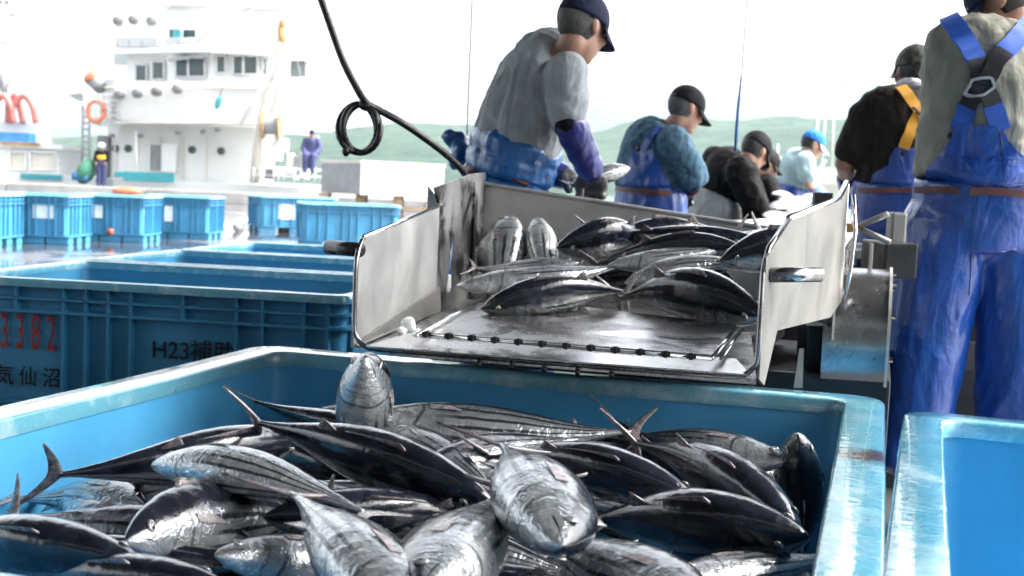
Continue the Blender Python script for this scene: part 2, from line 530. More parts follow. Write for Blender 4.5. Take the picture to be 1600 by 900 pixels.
# ================================================================== the open market hall over the near scene
M['rear_wall'] = mk('added_blocking_wall', (0.25, 0.247, 0.24), 0.8, var=0.15, scale=1)  # for the unseen wall added behind the camera, grey level set for reflections
def market_hall():
    root = thing('market_hall', (0, 0, 0), 0, 'open market hall with a grey sheet roof on steel columns above the fish line', 'building')
    bm = bmesh.new()
    x0, x1, y0, y1, z = -14, 5.0, -4.5, 8.6, 5.6
    box(bm, ((x0 + x1) / 2, (y0 + y1) / 2, z + 0.05), (x1 - x0, y1 - y0, 0.1))
    for k in range(60):
        x = x0 + 0.3 + k * (x1 - x0 - 0.6) / 59
        box(bm, (x, (y0 + y1) / 2, z + 0.125), (0.08, y1 - y0, 0.05))
    obj('roof', bm, M['roof'], root, False)
    for y in (y0 + 0.4, -0.5, y1 - 0.4):
        bm = bmesh.new()
        box(bm, ((x0 + x1) / 2, y, z - 0.15), (x1 - x0, 0.2, 0.3))
        obj('roof_beam', bm, M['dark_steel'], root, False)
    bm = bmesh.new()
    box(bm, ((x0 + x1) / 2, y0 - 0.1, 2.6), (x1 - x0, 0.16, 5.2))
    obj('rear_wall', bm, M['rear_wall'], root, False)  # added out of view to block the sky behind from wet surfaces
    for x in (-12, 4.7):
        for y in (y0 + 0.4, y1 - 0.4):
            bm = bmesh.new()
            box(bm, (x, y, (z - 0.3) / 2 + 0.002), (0.25, 0.25, z - 0.302))
            obj('column', bm, M['dark_steel'], root, False)
market_hall()

# ================================================================== fish totes
def tote_meshes(W, D, H, rw, ribs_front, ribs_side, worn=0.0):
    ox, oy = W / 2, D / 2
    out = {}
    # shell: outer wall set back under the rim, inner wall and floor
    bm = bmesh.new()
    def ring(w, d, r, z): return [V((x, y, z)) for x, y in rrect(w, d, r)]
    i = 0.045
    loft(bm, [ring(W - 2 * i - 0.03, D - 2 * i - 0.03, 0.05, 0.10), ring(W - 2 * i, D - 2 * i, 0.06, H - 0.034),
              ring(W - 2 * rw + 0.012, D - 2 * rw + 0.012, 0.05, H - 0.034),
              ring(W - 2 * rw - 0.03, D - 2 * rw - 0.03, 0.05, 0.17)])
    out['shell'] = mesh_from(bm, 'shell'); sharp(out['shell'], 40)
    # rim flange
    bm = bmesh.new()
    e = 0.007
    prof = [(W - 0.02, 0.075, H - 0.038), (W, 0.08, H - 0.034), (W, 0.08, H - e), (W - e, 0.078, H - e * 0.3), (W - 2 * e, 0.076, H),
            (W - 2 * rw + 2 * e, 0.05, H), (W - 2 * rw + e * 0.6, 0.048, H - e * 0.3), (W - 2 * rw, 0.046, H - e), (W - 2 * rw + 0.002, 0.046, H - 0.038)]
    rings = [ring(w, D - (W - w), max(r, 0.02), z) for w, r, z in prof]
    vr = loft(bm, rings, True, False, False)
    n = len(rings[0])
    for k in range(n): face(bm, (vr[-1][k], vr[-1][(k + 1) % n], vr[0][(k + 1) % n], vr[0][k]))
    for a in range(3):                               # slight sag and knocks along the rim
        bmesh.ops.subdivide_edges(bm, edges=[x for x in bm.edges if x.calc_length() > 0.12], cuts=1)
    for v in bm.verts:
        v.co.z += noise.noise(v.co * 1.7) * 0.004 + noise.noise(v.co * 9) * 0.0012
    out['rim'] = mesh_from(bm, 'rim'); sharp(out['rim'], 60)
    # ribs: uprights and two bands under the rim
    bm = bmesh.new()
    z1 = H - 0.036
    def band(z, h, p):
        r1 = ring(W - 2 * p, D - 2 * p, 0.065, z); r2 = ring(W - 2 * p, D - 2 * p, 0.065, z + h)
        r0 = ring(W - 2 * i - 0.012, D - 2 * i - 0.012, 0.055, z + 0.0); r3 = ring(W - 2 * i - 0.012, D - 2 * i - 0.012, 0.055, z + h)
        a = loft(bm, [r0, r1, r2, r3], True, False, False)
    band(H - 0.09, 0.010, 0.014); band(H - 0.145, 0.012, 0.012); band(0.115, 0.014, 0.014)
    def upright(x, side, z0, z1=z1, w=0.012):
        if side in ('f', 'b'):
            s = -1 if side == 'f' else 1
            box(bm, (x, s * (oy - 0.032), (z0 + z1) / 2), (w, 0.036, z1 - z0))
        else:
            s = -1 if side == 'l' else 1
            box(bm, (s * (ox - 0.032), x, (z0 + z1) / 2), (0.036, w, z1 - z0))
    for x, short in ribs_front:
        for s in 'fb': upright(x, s, H - 0.142 if short else 0.12)
    for x, short in ribs_side:
        for s in 'lr': upright(x, s, H - 0.142 if short else 0.12)
    out['ribs'] = mesh_from(bm, 'ribs', False)
    # base: skids with fork openings
    bm = bmesh.new()
    for sx in (-1, 0, 1):
        for sy in (-1, 0, 1):
            box(bm, (sx * (ox - 0.21), sy * (oy - 0.14), 0.05), (0.33, 0.18, 0.098), None, 0.01)
    box(bm, (0, 0, 0.106), (W - 0.13, D - 0.13, 0.014))
    out['base'] = mesh_from(bm, 'base', False)
    return out
def place_tote(meshes, x, y, rz, label, group=None, far=False, z=0.0, cat='fish tote', light=False):
    t = thing('fish_tote', (x, y, z), rz, label, cat, group)
    for k in ('shell', 'rim', 'ribs', 'base'):
        me = meshes[k]
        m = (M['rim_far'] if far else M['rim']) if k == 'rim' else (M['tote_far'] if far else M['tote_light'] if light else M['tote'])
        if me.materials: me.materials[0] = m
        else: me.materials.append(m)
        local(k, me, None, t)
    return t
def sym(xs): return [(x, s) for x, s in xs]

TH = -R(16.5)                                       # the fish line runs away to the right
ca, sa = math.cos(TH), math.sin(TH)
def uv(o, u, v, z=0.0): return V((o[0] + u * ca - v * sa, o[1] + u * sa + v * ca, z))   # along / away in the line's frame
TH_H = 0.65
# near tote: far right outer corner of the rim
CR = PZ(1383, 622, TH_H)
W1, D1 = 1.66, 1.98
c1 = uv((CR.x, CR.y), -W1 / 2, -D1 / 2)
near = tote_meshes(W1, D1, TH_H, 0.092, [(k * 0.18 - 0.72, abs(k - 4) % 3 == 1) for k in range(9)], [(k * 0.2 - 0.9, k % 3 == 1) for k in range(10)])
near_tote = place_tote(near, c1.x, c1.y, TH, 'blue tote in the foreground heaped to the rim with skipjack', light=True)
st_ = near_tote.matrix_basis.inverted() @ PZ(1362, 712, TH_H)
M['rim_near'] = rim_material('wet_worn_stained_plastic', (0.13, 0.38, 0.49), (0.30, 0.50, 0.58), 0.04, tuple(st_))
near['rim'].materials[0] = M['rim_near']
# its empty neighbour on the right
CL = PZ(1386, 641, TH_H)
c2 = uv((CL.x, CL.y), W1 / 2, -D1 / 2)
near2 = tote_meshes(W1, D1, TH_H, 0.085, [(k * 0.18 - 0.72, abs(k - 4) % 3 == 1) for k in range(9)], [(k * 0.2 - 0.9, k % 3 == 1) for k in range(10)])
place_tote(near2, c2.x, c2.y, TH - R(2.0), 'empty wet blue tote at the right edge, beside the heaped one')
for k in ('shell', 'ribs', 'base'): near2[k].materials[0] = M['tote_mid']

# the row at the left, three deep
LC = PZ(548, 463, TH_H)                              # front right corner of the first
TL = -R(8.0)
def lrow(k, du=0.0):
    a, b = math.cos(TL), math.sin(TL)
    u, v = -0.88 + du, 0.58 + k * 1.20
    return LC.x + u * a - v * b, LC.y + u * b + v * a
x, y = lrow(0)
def wall_x(px, py):                                  # where on the tote's front wall a photo pixel lies
    inv = (Matrix.Translation((x, y, 0)) @ Matrix.Rotation(TL, 4, 'Z')).inverted()
    o, d = inv @ V((0, 0, CAM_Z)), inv.to_3x3() @ ray(px, py)
    return (o + d * ((-0.58 + 0.02 - o.y) / d.y)).x
L_front = [(wall_x(px, 500), False) for px in (99, 134, 169, 204, 369, 410, 475, 512)] + [(wall_x(px, 470), True) for px in (25, 286)] + [(-0.80, False)]
mid = tote_meshes(1.76, 1.16, TH_H, 0.06, L_front, [(-0.42, False), (-0.3, False), (-0.1, True), (0.1, True), (0.3, False), (0.42, False)])
tl = place_tote(mid, x, y, TL, 'blue tote stencilled with red 3382, front one of the left row', 'empty totes in a row at the left')
x, y = lrow(1, -0.02); place_tote(mid, x, y, TL - R(1), 'blue tote directly behind the one stencilled 3382', 'empty totes in a row at the left')
x, y = lrow(2, 0.0); place_tote(mid, x, y, TL, 'rearmost blue tote of the left row, by the wet open floor', 'empty totes in a row at the left')
def stencil(t, s, size, x, z, m, D, name='lettering', sx=1.0, bold=0.0):
    me = text_mesh(s, size, 0.0012, bold, sx)
    me.transform(Matrix.Translation((x, -D / 2 + 0.045 - 0.006, z)) @ Matrix.Rotation(math.pi / 2, 4, 'X'))
    return local(name, me, m, t, False)
def front_local(px, py, t, D):                      # a photo pixel on the tote's front wall, in the tote's frame
    inv = t.matrix_basis.inverted()
    o, d = inv @ V((0, 0, CAM_Z)), inv.to_3x3() @ ray(px, py)
    k = (-D / 2 + 0.04 - o.y) / d.y
    return o + d * k
a, b = front_local(-10, 518, tl, 1.16), front_local(44, 523, tl, 1.16)
q = front_local(37, 521, tl, 1.16)
stencil(tl, '3 3 8 2', 0.215, q.x + .02, q.z, M['ink_red'], 1.16, sx=0.42, bold=0.001)
q = front_local(44, 590, tl, 1.16)
stencil(tl, '気 仙 沼', 0.090, q.x, q.z, M['ink_black'], 1.16, sx=0.92, bold=0.0006)
q = front_local(302, 551, tl, 1.16)
stencil(tl, 'H23補助', 0.100, q.x, q.z, M['ink_black'], 1.16, sx=0.98, bold=0.0006)

# far totes on the open quay
far_m = tote_meshes(1.13, 1.0, 0.72, 0.06, [(-0.46, False), (-0.33, False), (-0.24, False), (-0.05, False), (0.05, False), (0.24, False), (0.33, False), (0.46, False)],
                    [(-0.4, False), (-0.25, False), (-0.1, False), (0.1, False), (0.25, False), (0.4, False)])
far_w = tote_meshes(1.62, 1.15, 0.72, 0.06, [(-0.68, False), (-0.5, False), (-0.36, False), (-0.12, False), (0.0, False), (0.12, False), (0.36, False), (0.5, False), (0.68, False)],
                    [(-0.45, False), (-0.3, False), (-0.1, False), (0.1, False), (0.3, False), (0.45, False)])
FARG = 'blue totes standing on the far quay'
def fartote(me, W, D, px0, px1, pyb, rz, label, panels=()):
    c = PZ((px0 + px1) / 2, pyb, 0)
    s = (px1 - px0) / FPX * c.y / W
    c.y += D / 2
    t = place_tote(me, c.x, c.y, rz, label, FARG, True)
    for kind, x, z, w, h in panels:
        bm = bmesh.new()
        if kind == 'plug':
            cyl(bm, (x, -D / 2 + 0.03, z), (x, -D / 2 - 0.015, z), w, 12)
            local('drain_plug', bm, M['orange'], t)
        else:
            box(bm, (x, -D / 2 + 0.04, z), (w, 0.012, h))
            local('label_panel', bm, M['label'], t, False)
    return t
fartote(far_m, 1.13, 1.0, -128, -10, 384, R(1), 'blue tote cut by the left edge of the picture on the far quay', [('l', 0.35, 0.42, 0.2, 0.3)])
fartote(far_m, 1.13, 1.0, -10, 108, 381, R(0), 'blue tote with a white label panel, far quay, leftmost whole one', [('l', 0.15, 0.47, 0.3, 0.2)])
fartote(far_m, 1.13, 1.0, 111, 228, 378, R(1), 'blue tote with a red drain plug low on its front, far quay', [('plug', 0.02, 0.16, 0.05, 0), ('l', -0.2, 0.46, 0.16, 0.2)])
fartote(far_m, 1.13, 1.0, 229, 326, 374, R(-1), 'blue tote at the right end of the joined far row, beside the white cart', [('l', -0.16, 0.42, 0.14, 0.26)])
fartote(far_w, 1.62, 1.15, 366, 528, 364, R(24), 'pale blue tote with white label, behind the ribbed one on the far quay', [('l', -0.24, 0.42, 0.32, 0.3)])
fartote(far_w, 1.62, 1.15, 456, 612, 389, R(13), 'ribbed blue tote nearest the steel hopper on the far quay')

# ================================================================== skipjack
def fish_material():
    m, n, l, b = nt('skipjack_skin')
    tc = n.new("ShaderNodeTexCoord")
    sep = n.new("ShaderNodeSeparateXYZ"); l.new(tc.outputs['UV'], sep.inputs[0])
    u, v = sep.outputs[0], sep.outputs[1]
    ob = tc.outputs['Object']
    oi = n.new("ShaderNodeObjectInfo")
    rnd = oi.outputs['Random']
    offs = n.new("ShaderNodeVectorMath"); offs.operation = 'ADD'
    cmb = n.new("ShaderNodeCombineXYZ")
    for k in range(3): l.new(math_node(n, l, 'MULTIPLY', rnd, 7.0 + 5 * k), cmb.inputs[k])
    l.new(ob, offs.inputs[0]); l.new(cmb.outputs[0], offs.inputs[1])
    ov = offs.outputs[0]
    wob = noise_node(n, l, ov, 7, 5, 0.6)
    wv = math_node(n, l, 'ADD', v, math_node(n, l, 'MULTIPLY', math_node(n, l, 'SUBTRACT', wob, 0.5), 0.16))
    belly = smooth_node(n, l, wv, 0.40, 0.50)
    # stripes along the belly, fading towards head and tail
    sw = math_node(n, l, 'ADD', v, math_node(n, l, 'MULTIPLY', math_node(n, l, 'SUBTRACT', noise_node(n, l, ov, 9, 4, 0.6), 0.5), 0.05))
    sw = math_node(n, l, 'ADD', sw, math_node(n, l, 'MULTIPLY', u, -0.05))
    st = math_node(n, l, 'SINE', math_node(n, l, 'MULTIPLY', sw, 2 * math.pi / 0.118))
    st = smooth_node(n, l, st, 0.25, 0.75)
    brk = smooth_node(n, l, noise_node(n, l, ov, 11, 4, 0.6), 0.28, 0.42)
    stm = math_node(n, l, 'MULTIPLY', math_node(n, l, 'MULTIPLY', st, brk),
                    math_node(n, l, 'MULTIPLY', smooth_node(n, l, u, 0.26, 0.40), smooth_node(n, l, u, 0.97, 0.86)))
    stm = math_node(n, l, 'MULTIPLY', stm, smooth_node(n, l, v, 0.97, 0.90))
    back = mix_col(n, l, smooth_node(n, l, noise_node(n, l, ov, 12, 8, 0.7), 0.35, 0.75), (0.0035, 0.0045, 0.008), (0.018, 0.024, 0.042))
    flank = mix_col(n, l, smooth_node(n, l, noise_node(n, l, ov, 16, 8, 0.7), 0.3, 0.7), (0.32, 0.345, 0.355), (0.62, 0.64, 0.65))
    flank = mix_col(n, l, smooth_node(n, l, wv, 0.55, 0.82), (0.24, 0.265, 0.285), flank)
    flank = mix_col(n, l, math_node(n, l, 'MULTIPLY', smooth_node(n, l, noise_node(n, l, ov, 6, 5, 0.6), 0.62, 0.72), 0.45), flank, (0.24, 0.15, 0.15))
    c = mix_col(n, l, belly, back, flank)
    c = mix_col(n, l, math_node(n, l, 'MULTIPLY', stm, math_node(n, l, 'MULTIPLY', belly, 0.9)), c, (0.018, 0.022, 0.03))
    # gill cover edges: dark arcs
    uu = math_node(n, l, 'ADD', u, math_node(n, l, 'MULTIPLY', math_node(n, l, 'ABSOLUTE', math_node(n, l, 'SUBTRACT', v, 0.55)), 0.10))
    for at_, w_, k_ in ((0.252, 0.012, .75), (0.185, 0.010, .4)):
        g = math_node(n, l, 'ABSOLUTE', math_node(n, l, 'SUBTRACT', uu, at_))
        c = mix_col(n, l, math_node(n, l, 'MULTIPLY', smooth_node(n, l, g, w_, w_ * 0.1), k_), c, (0.012, 0.012, 0.014))
    # mouth line
    mv = math_node(n, l, 'ABSOLUTE', math_node(n, l, 'SUBTRACT', v, math_node(n, l, 'ADD', 0.53, math_node(n, l, 'MULTIPLY', u, 1.3))))
    mo = math_node(n, l, 'MULTIPLY', smooth_node(n, l, mv, 0.022, 0.008), smooth_node(n, l, u, 0.095, 0.08))
    c = mix_col(n, l, mo, c, (0.008, 0.007, 0.008))
    l.new(c, b.inputs['Base Color'])
    l.new(math_node(n, l, 'MULTIPLY', belly, 0.55), b.inputs['Metallic'])
    rg = noise_node(n, l, ov, 20, 6, 0.7)
    l.new(smooth_node(n, l, rg, 0.3, 0.7, 0.10, 0.30), b.inputs['Roughness'])
    b.inputs['Coat Weight'].default_value = 0.7
    b.inputs['Coat Roughness'].default_value = 0.03
    b.inputs['Specular IOR Level'].default_value = 0.35
    h1 = noise_node(n, l, ov, 26, 5, 0.6, 0.8)
    h2 = noise_node(n, l, ov, 190, 3, 0.6)
    h3 = noise_node(n, l, ov, 7, 3, 0.5)
    nn = bump_node(n, l, h3, 0.35, 0.012)
    nn = bump_node(n, l, h1, 0.30, 0.0035, nn)
    nn = bump_node(n, l, h2, 0.16, 0.0007, nn)
    h4 = ridge_node(n, l, ov, 22, 5.0, 1.6)                # crinkled wet skin on the silver side
    nn = bump_node(n, l, math_node(n, l, 'MULTIPLY', h4, belly), 0.30, 0.004, nn)
    h5 = noise_node(n, l, coords(n, l, 'UV', (260, 90, 1)), 1.0, 1, 0.4)
    nn = bump_node(n, l, h5, 0.10, 0.0008, nn)
    l.new(nn, b.inputs['Normal'])
    nc = bump_node(n, l, h1, 0.16, 0.003, bump_node(n, l, h3, 0.28, 0.010))
    l.new(nc, b.inputs['Coat Normal'])
    return m
M['fish'] = fish_material()
M['fin'] = mk('fish_fin', (0.22, 0.20, 0.205), 0.25, var=0.6, scale=40, bump=0.5, bscale=120, bdist=0.002, coat=0.5, dirt=((0.34, 0.24, 0.24), 0.5, 0.7, 30))
M['eye'] = mk('fish_eye', (0.02, 0.02, 0.022), 0.06, var=0.4, scale=80, coat=1.0, rvar=0.02)
M['eye_ring'] = mk('fish_eye_ring', (0.42, 0.42, 0.40), 0.2, 0.5, var=0.3, scale=60)

FPROF = [(0, .004), (.012, .015), (.03, .027), (.06, .043), (.10, .060), (.15, .076), (.21, .091), (.27, .101), (.34, .108), (.42, .110), (.50, .105),
         (.58, .093), (.66, .077), (.74, .058), (.81, .041), (.87, .027), (.92, .017), (.96, .0115), (1.0, .0095)]
def fprof(x):
    for (a, ya), (b, yb) in zip(FPROF, FPROF[1:]):
        if a <= x <= b:
            t = (x - a) / (b - a)
            return ya + (yb - ya) * t
    return FPROF[-1][1]
def fish_meshes(bend, sag):
    """unit-length skipjack along -X from the snout at the origin, dorsal side +Z; bend sideways, sag vertically"""
    def warp(p):
        t = -p.x
        p = p.copy()
        p.y += bend * (t - 0.35) ** 2 - bend * 0.06
        p.z += sag * (t - 0.4) ** 2 - sag * 0.1
        return p
    bm = bmesh.new()
    uvl = bm.loops.layers.uv.new('UVMap')
    N, K = 64, 32
    xs = [(i / N) ** 1.25 for i in range(N + 1)]
    rings, uvs = [], {}
    for x in xs:
        h = fprof(x); w = h * (0.74 - 0.12 * max(0, x - 0.6))
        if x > 0.88: w = h * 0.8
        g = 1.0
        if 0.17 < x < 0.246: g = 1 + 0.028 * (x - 0.17) / 0.076            # gill cover edge
        if x < 0.24: g *= 1 - 0.012
        r = []
        for k in range(K):
            a = 2 * math.pi * k / K
            zz = math.cos(a); yy = math.sin(a)
            top = h * (0.98 if zz > 0 else 1.04)
            q = V((-x, yy * w * g * (1 - 0.06 * zz), math.copysign(abs(zz) ** 0.95, zz) * top * g))
            if x < 0.09:                                                       # mouth slit and jaw
                s = (0.09 - x) / 0.09
                va = (1 - zz) / 2
                if abs(va - (0.56 + x * 0.9)) < 0.09: q.y *= 1 - 0.12 * s
            vv = bm.verts.new(warp(q)); r.append(vv)
            uvs[vv] = (x, math.acos(max(-1, min(1, zz))) / math.pi)
        rings.append(r)
    for a, b in zip(rings, rings[1:]):
        for k in range(K): face(bm, (a[k], a[(k + 1) % K], b[(k + 1) % K], b[k]))
    face(bm, rings[0]); face(bm, rings[-1])
    bmesh.ops.recalc_face_normals(bm, faces=bm.faces)
    for f in bm.faces:
        for lp in f.loops: lp[uvl].uv = uvs[lp.vert]
    out = {'body': mesh_from(bm, 'skipjack', True, False)}
    def sheet(pts_a, pts_b, th):                       # thin two-sided fin between two edge lines, tapering to its rim
        bm = bmesh.new()
        n = len(pts_a); ra = []
        for s in (-1, 1):
            rows = []
            for i in range(n):
                rows.append([bm.verts.new(warp(V(pts_a[i]) + (V(pts_b[i]) - V(pts_a[i])) * t + V((0, s * th * (1 - t * 0.85), 0)))) for t in (0, 0.33, 0.66, 1.0)])
            for p, q in zip(rows, rows[1:]):
                for k in range(3): face(bm, (p[k], p[k + 1], q[k + 1], q[k]))
            ra.append(rows)
        A, B = ra
        for i in range(n - 1):
            face(bm, (A[i][0], A[i + 1][0], B[i + 1][0], B[i][0])); face(bm, (A[i][3], A[i + 1][3], B[i + 1][3], B[i][3]))
        for k in range(3):
            face(bm, (A[0][k], A[0][k + 1], B[0][k + 1], B[0][k])); face(bm, (A[-1][k], A[-1][k + 1], B[-1][k + 1], B[-1][k]))
        return bm
    # lunate tail: two swept lobes
    lead, trail = [], []
    for i in range(-12, 13):
        t = i / 12
        s = abs(t)
        lead.append((-(0.985 + 0.105 * s ** 1.35), 0, t * 0.150))
        trail.append((-(0.985 + 0.105 * s ** 1.35 + 0.008 + 0.040 * (1 - s) ** 0.8), 0, t * 0.150))
    out['tail_fin'] = mesh_from(sheet(lead, trail, 0.0042), 'tail_fin')
    a, b = [], []
    for i in range(9):                                 # folded first dorsal with a raised tip
        t = i / 8; x = 0.31 + 0.24 * t
        z = fprof(x) * 0.97
        a.append((-x, 0, z - 0.004)); b.append((-x - 0.012, 0, z + 0.024 * (1 - t) ** 1.6 + 0.002))
    out['dorsal_fin'] = mesh_from(sheet(a, b, 0.003), 'dorsal_fin')
    for nm, sgn, x0 in (('rear_dorsal_fin', 1, 0.60), ('anal_fin', -1, 0.64)):
        a, b = [], []
        for i in range(7):
            t = i / 6; x = x0 + 0.07 * t
            z = fprof(x) * 0.97
            a.append((-x, 0, sgn * (z - 0.004))); b.append((-x - 0.022 - 0.02 * (1 - t), 0, sgn * (z + 0.042 * (1 - t) ** 1.2 + 0.003)))
        out[nm] = mesh_from(sheet(a, b, 0.003), nm)
    for s, nm in ((1, 'L'), (-1, 'R')):
        bm = bmesh.new()
        w0 = fprof(0.29) * 0.74
        pts = [(-0.27, s * (w0 * 0.99), 0.012), (-0.275, s * (w0 * 0.97), -0.014), (-0.33, s * (w0 * 1.07), -0.022), (-0.40, s * (w0 * 1.12), -0.030), (-0.345, s * (w0 * 1.08), 0.002)]
        plate(bm, [warp(V(p)) for p in pts], (0, s, 0), 0.003)
        out['pectoral' + nm] = mesh_from(bm, 'pectoral_fin', False)
        ex, ez = 0.088, 0.012
        w = fprof(ex) * 0.74
        bm = bmesh.new()
        c = warp(V((-ex, s * w * 0.955, ez)))
        ellipsoid(bm, c, V((0.017, 0, 0)), V((0, 0.0055, 0)), V((0, 0, 0.017)), 16, 8)
        out['ring' + nm] = mesh_from(bm, 'eye_ring')
        bm = bmesh.new()
        c = warp(V((-ex, s * w * 0.975, ez)))
        ellipsoid(bm, c, V((0.0125, 0, 0)), V((0, 0.006, 0)), V((0, 0, 0.0125)), 16, 8)
        out['eye' + nm] = mesh_from(bm, 'eye')
    for k, me in out.items():
        me.materials.append(M['fish'] if k == 'body' else M['eye'] if k.startswith('eye') else M['eye_ring'] if k.startswith('ring') else M['fin'])
    return out
FV = [fish_meshes(0.0, -0.10), fish_meshes(0.16, -0.16), fish_meshes(-0.16, -0.05), fish_meshes(0.05, 0.12), fish_meshes(-0.07, -0.24)]
PARTS = [('tail_fin', 'tail_fin'), ('dorsal_fin', 'dorsal_fin'), ('rear_dorsal_fin', 'rear_dorsal_fin'), ('anal_fin', 'anal_fin'),
         ('pectoral_fin', 'pectoralL'), ('pectoral_fin', 'pectoralR')]
FISH_LOG = []
def fish(H, T, db, var, label, group, girth=1.0, fins=True):
    """snout at H, tail base at T; db = degrees the back is tipped towards the camera (negative: belly shows)"""
    me = FV[var]
    a = (H - T); L = a.length; a.normalize()
    U = V((0, 0, 1)) - a * a.z
    if U.length < 0.25: U = V((0, 1, 0)) - a * a.y
    U.normalize()
    S = a.cross(U)
    if abs(S.y) > 0.3:
        if S.y > 0: S = -S
    elif S.x < 0: S = -S
    D = (U * math.cos(R(db)) + S * math.sin(R(db))).normalized()
    Yv = D.cross(a)
    rot = Matrix((a, Yv, D)).transposed()
    o = link(bpy.data.objects.new('skipjack_tuna', me['body']))
    o.matrix_basis = Matrix.Translation(H) @ rot.to_4x4() @ Matrix.Diagonal((L, L * girth, L * girth, 1))
    tag(o, label, 'fish', group)
    if fins:
        for nm, k in PARTS:
            c = link(bpy.data.objects.new(nm, me[k])); c.parent = o
        for s in 'LR':
            c = link(bpy.data.objects.new('eye', me['ring' + s])); c.parent = o
            d = link(bpy.data.objects.new('pupil', me['eye' + s])); d.parent = c
    FISH_LOG.append((round(L, 3), label))
    return o
# ------------------------------------------------------------------ the heap in the near tote
HEAP = 'skipjack heaped in the foreground tote'
def on_ray(px, py, H, L, zt):                       # the point seen at a pixel that lies L away from H, at about height zt
    d = ray(px, py).normalized(); o = V((0, 0, CAM_Z)) - H
    b = o.dot(d); c = o.length_squared - L * L
    q = b * b - c
    if q < 0: return V((0, 0, CAM_Z)) - d * b
    r = [V((0, 0, CAM_Z)) + d * (-b + s * math.sqrt(q)) for s in (-1, 1)]
    return min(r, key=lambda p: abs(p.z - zt))
def heap(hx, hy, hz, tx, ty, tz, db, var, label, girth=1.2, L=.47, group=HEAP):
    H = PZ(hx, hy, hz)
    return fish(H, on_ray(tx, ty, H, L, tz), db, var, label, group, girth)
def heapY(hx, hy, hY, tx, ty, tY, db, var, label, girth=1.0, group=HEAP):
    return fish(P(hx, hy, hY), P(tx, ty, tY), db, var, label, group, girth)
def heapL(hx, hy, hY, tx, ty, tz, db, var, label, girth=1.2, L=.45):
    H = P(hx, hy, hY)
    return fish(H, on_ray(tx, ty, H, L, tz), db, var, label, HEAP, girth)
heapL(572, 556, 2.50, 566, 730, .45, 15, 0, 'upright skipjack whose shiny silver head rises above the far wall of the tote', 1.75, .42)
heapL(1248, 676, 2.42, 1246, 900, .3, 165, 3, 'dark skipjack standing upright in the far right corner of the heaped tote', 1.5, .42)
heap(560, 655, .60, 985, 690, .57, -72, 3, 'striped silver skipjack along the far wall, right of the upright shiny head', 1.15, .56)
heap(772, 785, .60, 400, 652, .64, 42, 0, 'big black-backed skipjack slanting to the middle of the heap under a thin raised tail', 1.2, .50)
heap(470, 690, .60, 110, 752, .55, 40, 1, 'black skipjack along the left wall, tail fin standing against the blue', 1.15, .50)
heap(395, 735, .585, 28, 800, .53, -80, 2, 'pale striped skipjack with its tail in the left corner, below the black one', 1.15, .47)
heap(238, 722, .635, 575, 770, .60, -95, 2, 'silver-bellied skipjack pointing left with a broad fin across the heap', 1.15, .43)
heap(655, 985, .60, 474, 775, .66, -105, 0, 'silver striped skipjack, tail raised and belly to the lower edge of the picture', 1.35, .46)
heap(412, 806, .60, 800, 812, .58, 50, 0, 'black-backed skipjack lying level behind the tail-up striped one', 1.2, .46)
heap(190, 840, .60, 480, 800, .55, -25, 1, 'skipjack with a shiny silver cheek facing left, low in the heap', 1.3, .44)
heap(400, 852, .55, 10, 812, .56, -50, 3, 'blue-grey skipjack lying under the pale striped one at the left', 1.15, .45)
heap(222, 880, .60, -130, 828, .60, 50, 0, 'dark skipjack cut by the left edge, bright ridge pointing at the silver cheek', 1.15, .45)
heap(350, 915, .60, 0, 898, .60, 40, 3, 'dark skipjack along the bottom edge at the left corner', 1.1, .42)
heap(334, 866, .60, 660, 900, .56, -75, 0, 'pale skipjack head pointing left between the silver cheek and striped belly', 1.15, .42)
heap(655, 925, .63, 775, 800, .60, -95, 1, 'skipjack with a round eye and white belly, bottom middle of the heap', 1.4, .48)
heap(882, 856, .665, 800, 700, .66, 105, 0, 'skipjack facing the camera with open silver face in the centre of the heap', 1.42, .48)
heap(1098, 785, .59, 760, 690, .58, 48, 4, 'black skipjack arched behind the fish that faces the camera', 1.2, .46)
heap(1264, 838, .61, 905, 806, .55, 46, 0, 'large black skipjack, pointed snout touching the right wall, lowest of the black ones', 1.5, .44)
heap(1256, 832, .57, 1010, 672, .60, 38, 2, 'black skipjack running from the far wall down to the right wall', 1.15, .52)
heap(1232, 722, .59, 960, 678, .57, -72, 3, 'silver striped skipjack by the far wall next to the dark upright one', 1.15, .46)
heap(1115, 955, .60, 850, 850, .61, -70, 2, 'striped skipjack with a stiff pale fin, bottom edge right of the centre', 1.4, .42)
heap(1040, 912, .57, 1300, 885, .55, -92, 1, 'silver striped skipjack at the bottom right corner of the heap', 1.2, .40)
heap(598, 668, .60, 790, 765, .58, -70, 2, 'silver skipjack wedged between the big black back and the far striped one', .85, .46)
heap(640, 745, .57, 900, 680, .55, -60, 0, 'grey striped skipjack deep behind the face of the central fish', 1.0, .46)
heap(640, 690, .55, 400, 634, .60, 60, 3, 'dark skipjack whose forked tail sticks up in the far left corner', .9, .46)
heap(1200, 800, .52, 940, 662, .58, 50, 1, 'dark skipjack, tail at the far wall between two striped ones', .95, .50)
heap(230, 790, .54, 52, 772, .56, -70, 0, 'small pale skipjack tucked against the left wall with its tail fin up', 1.1, .42)
random.seed(11)
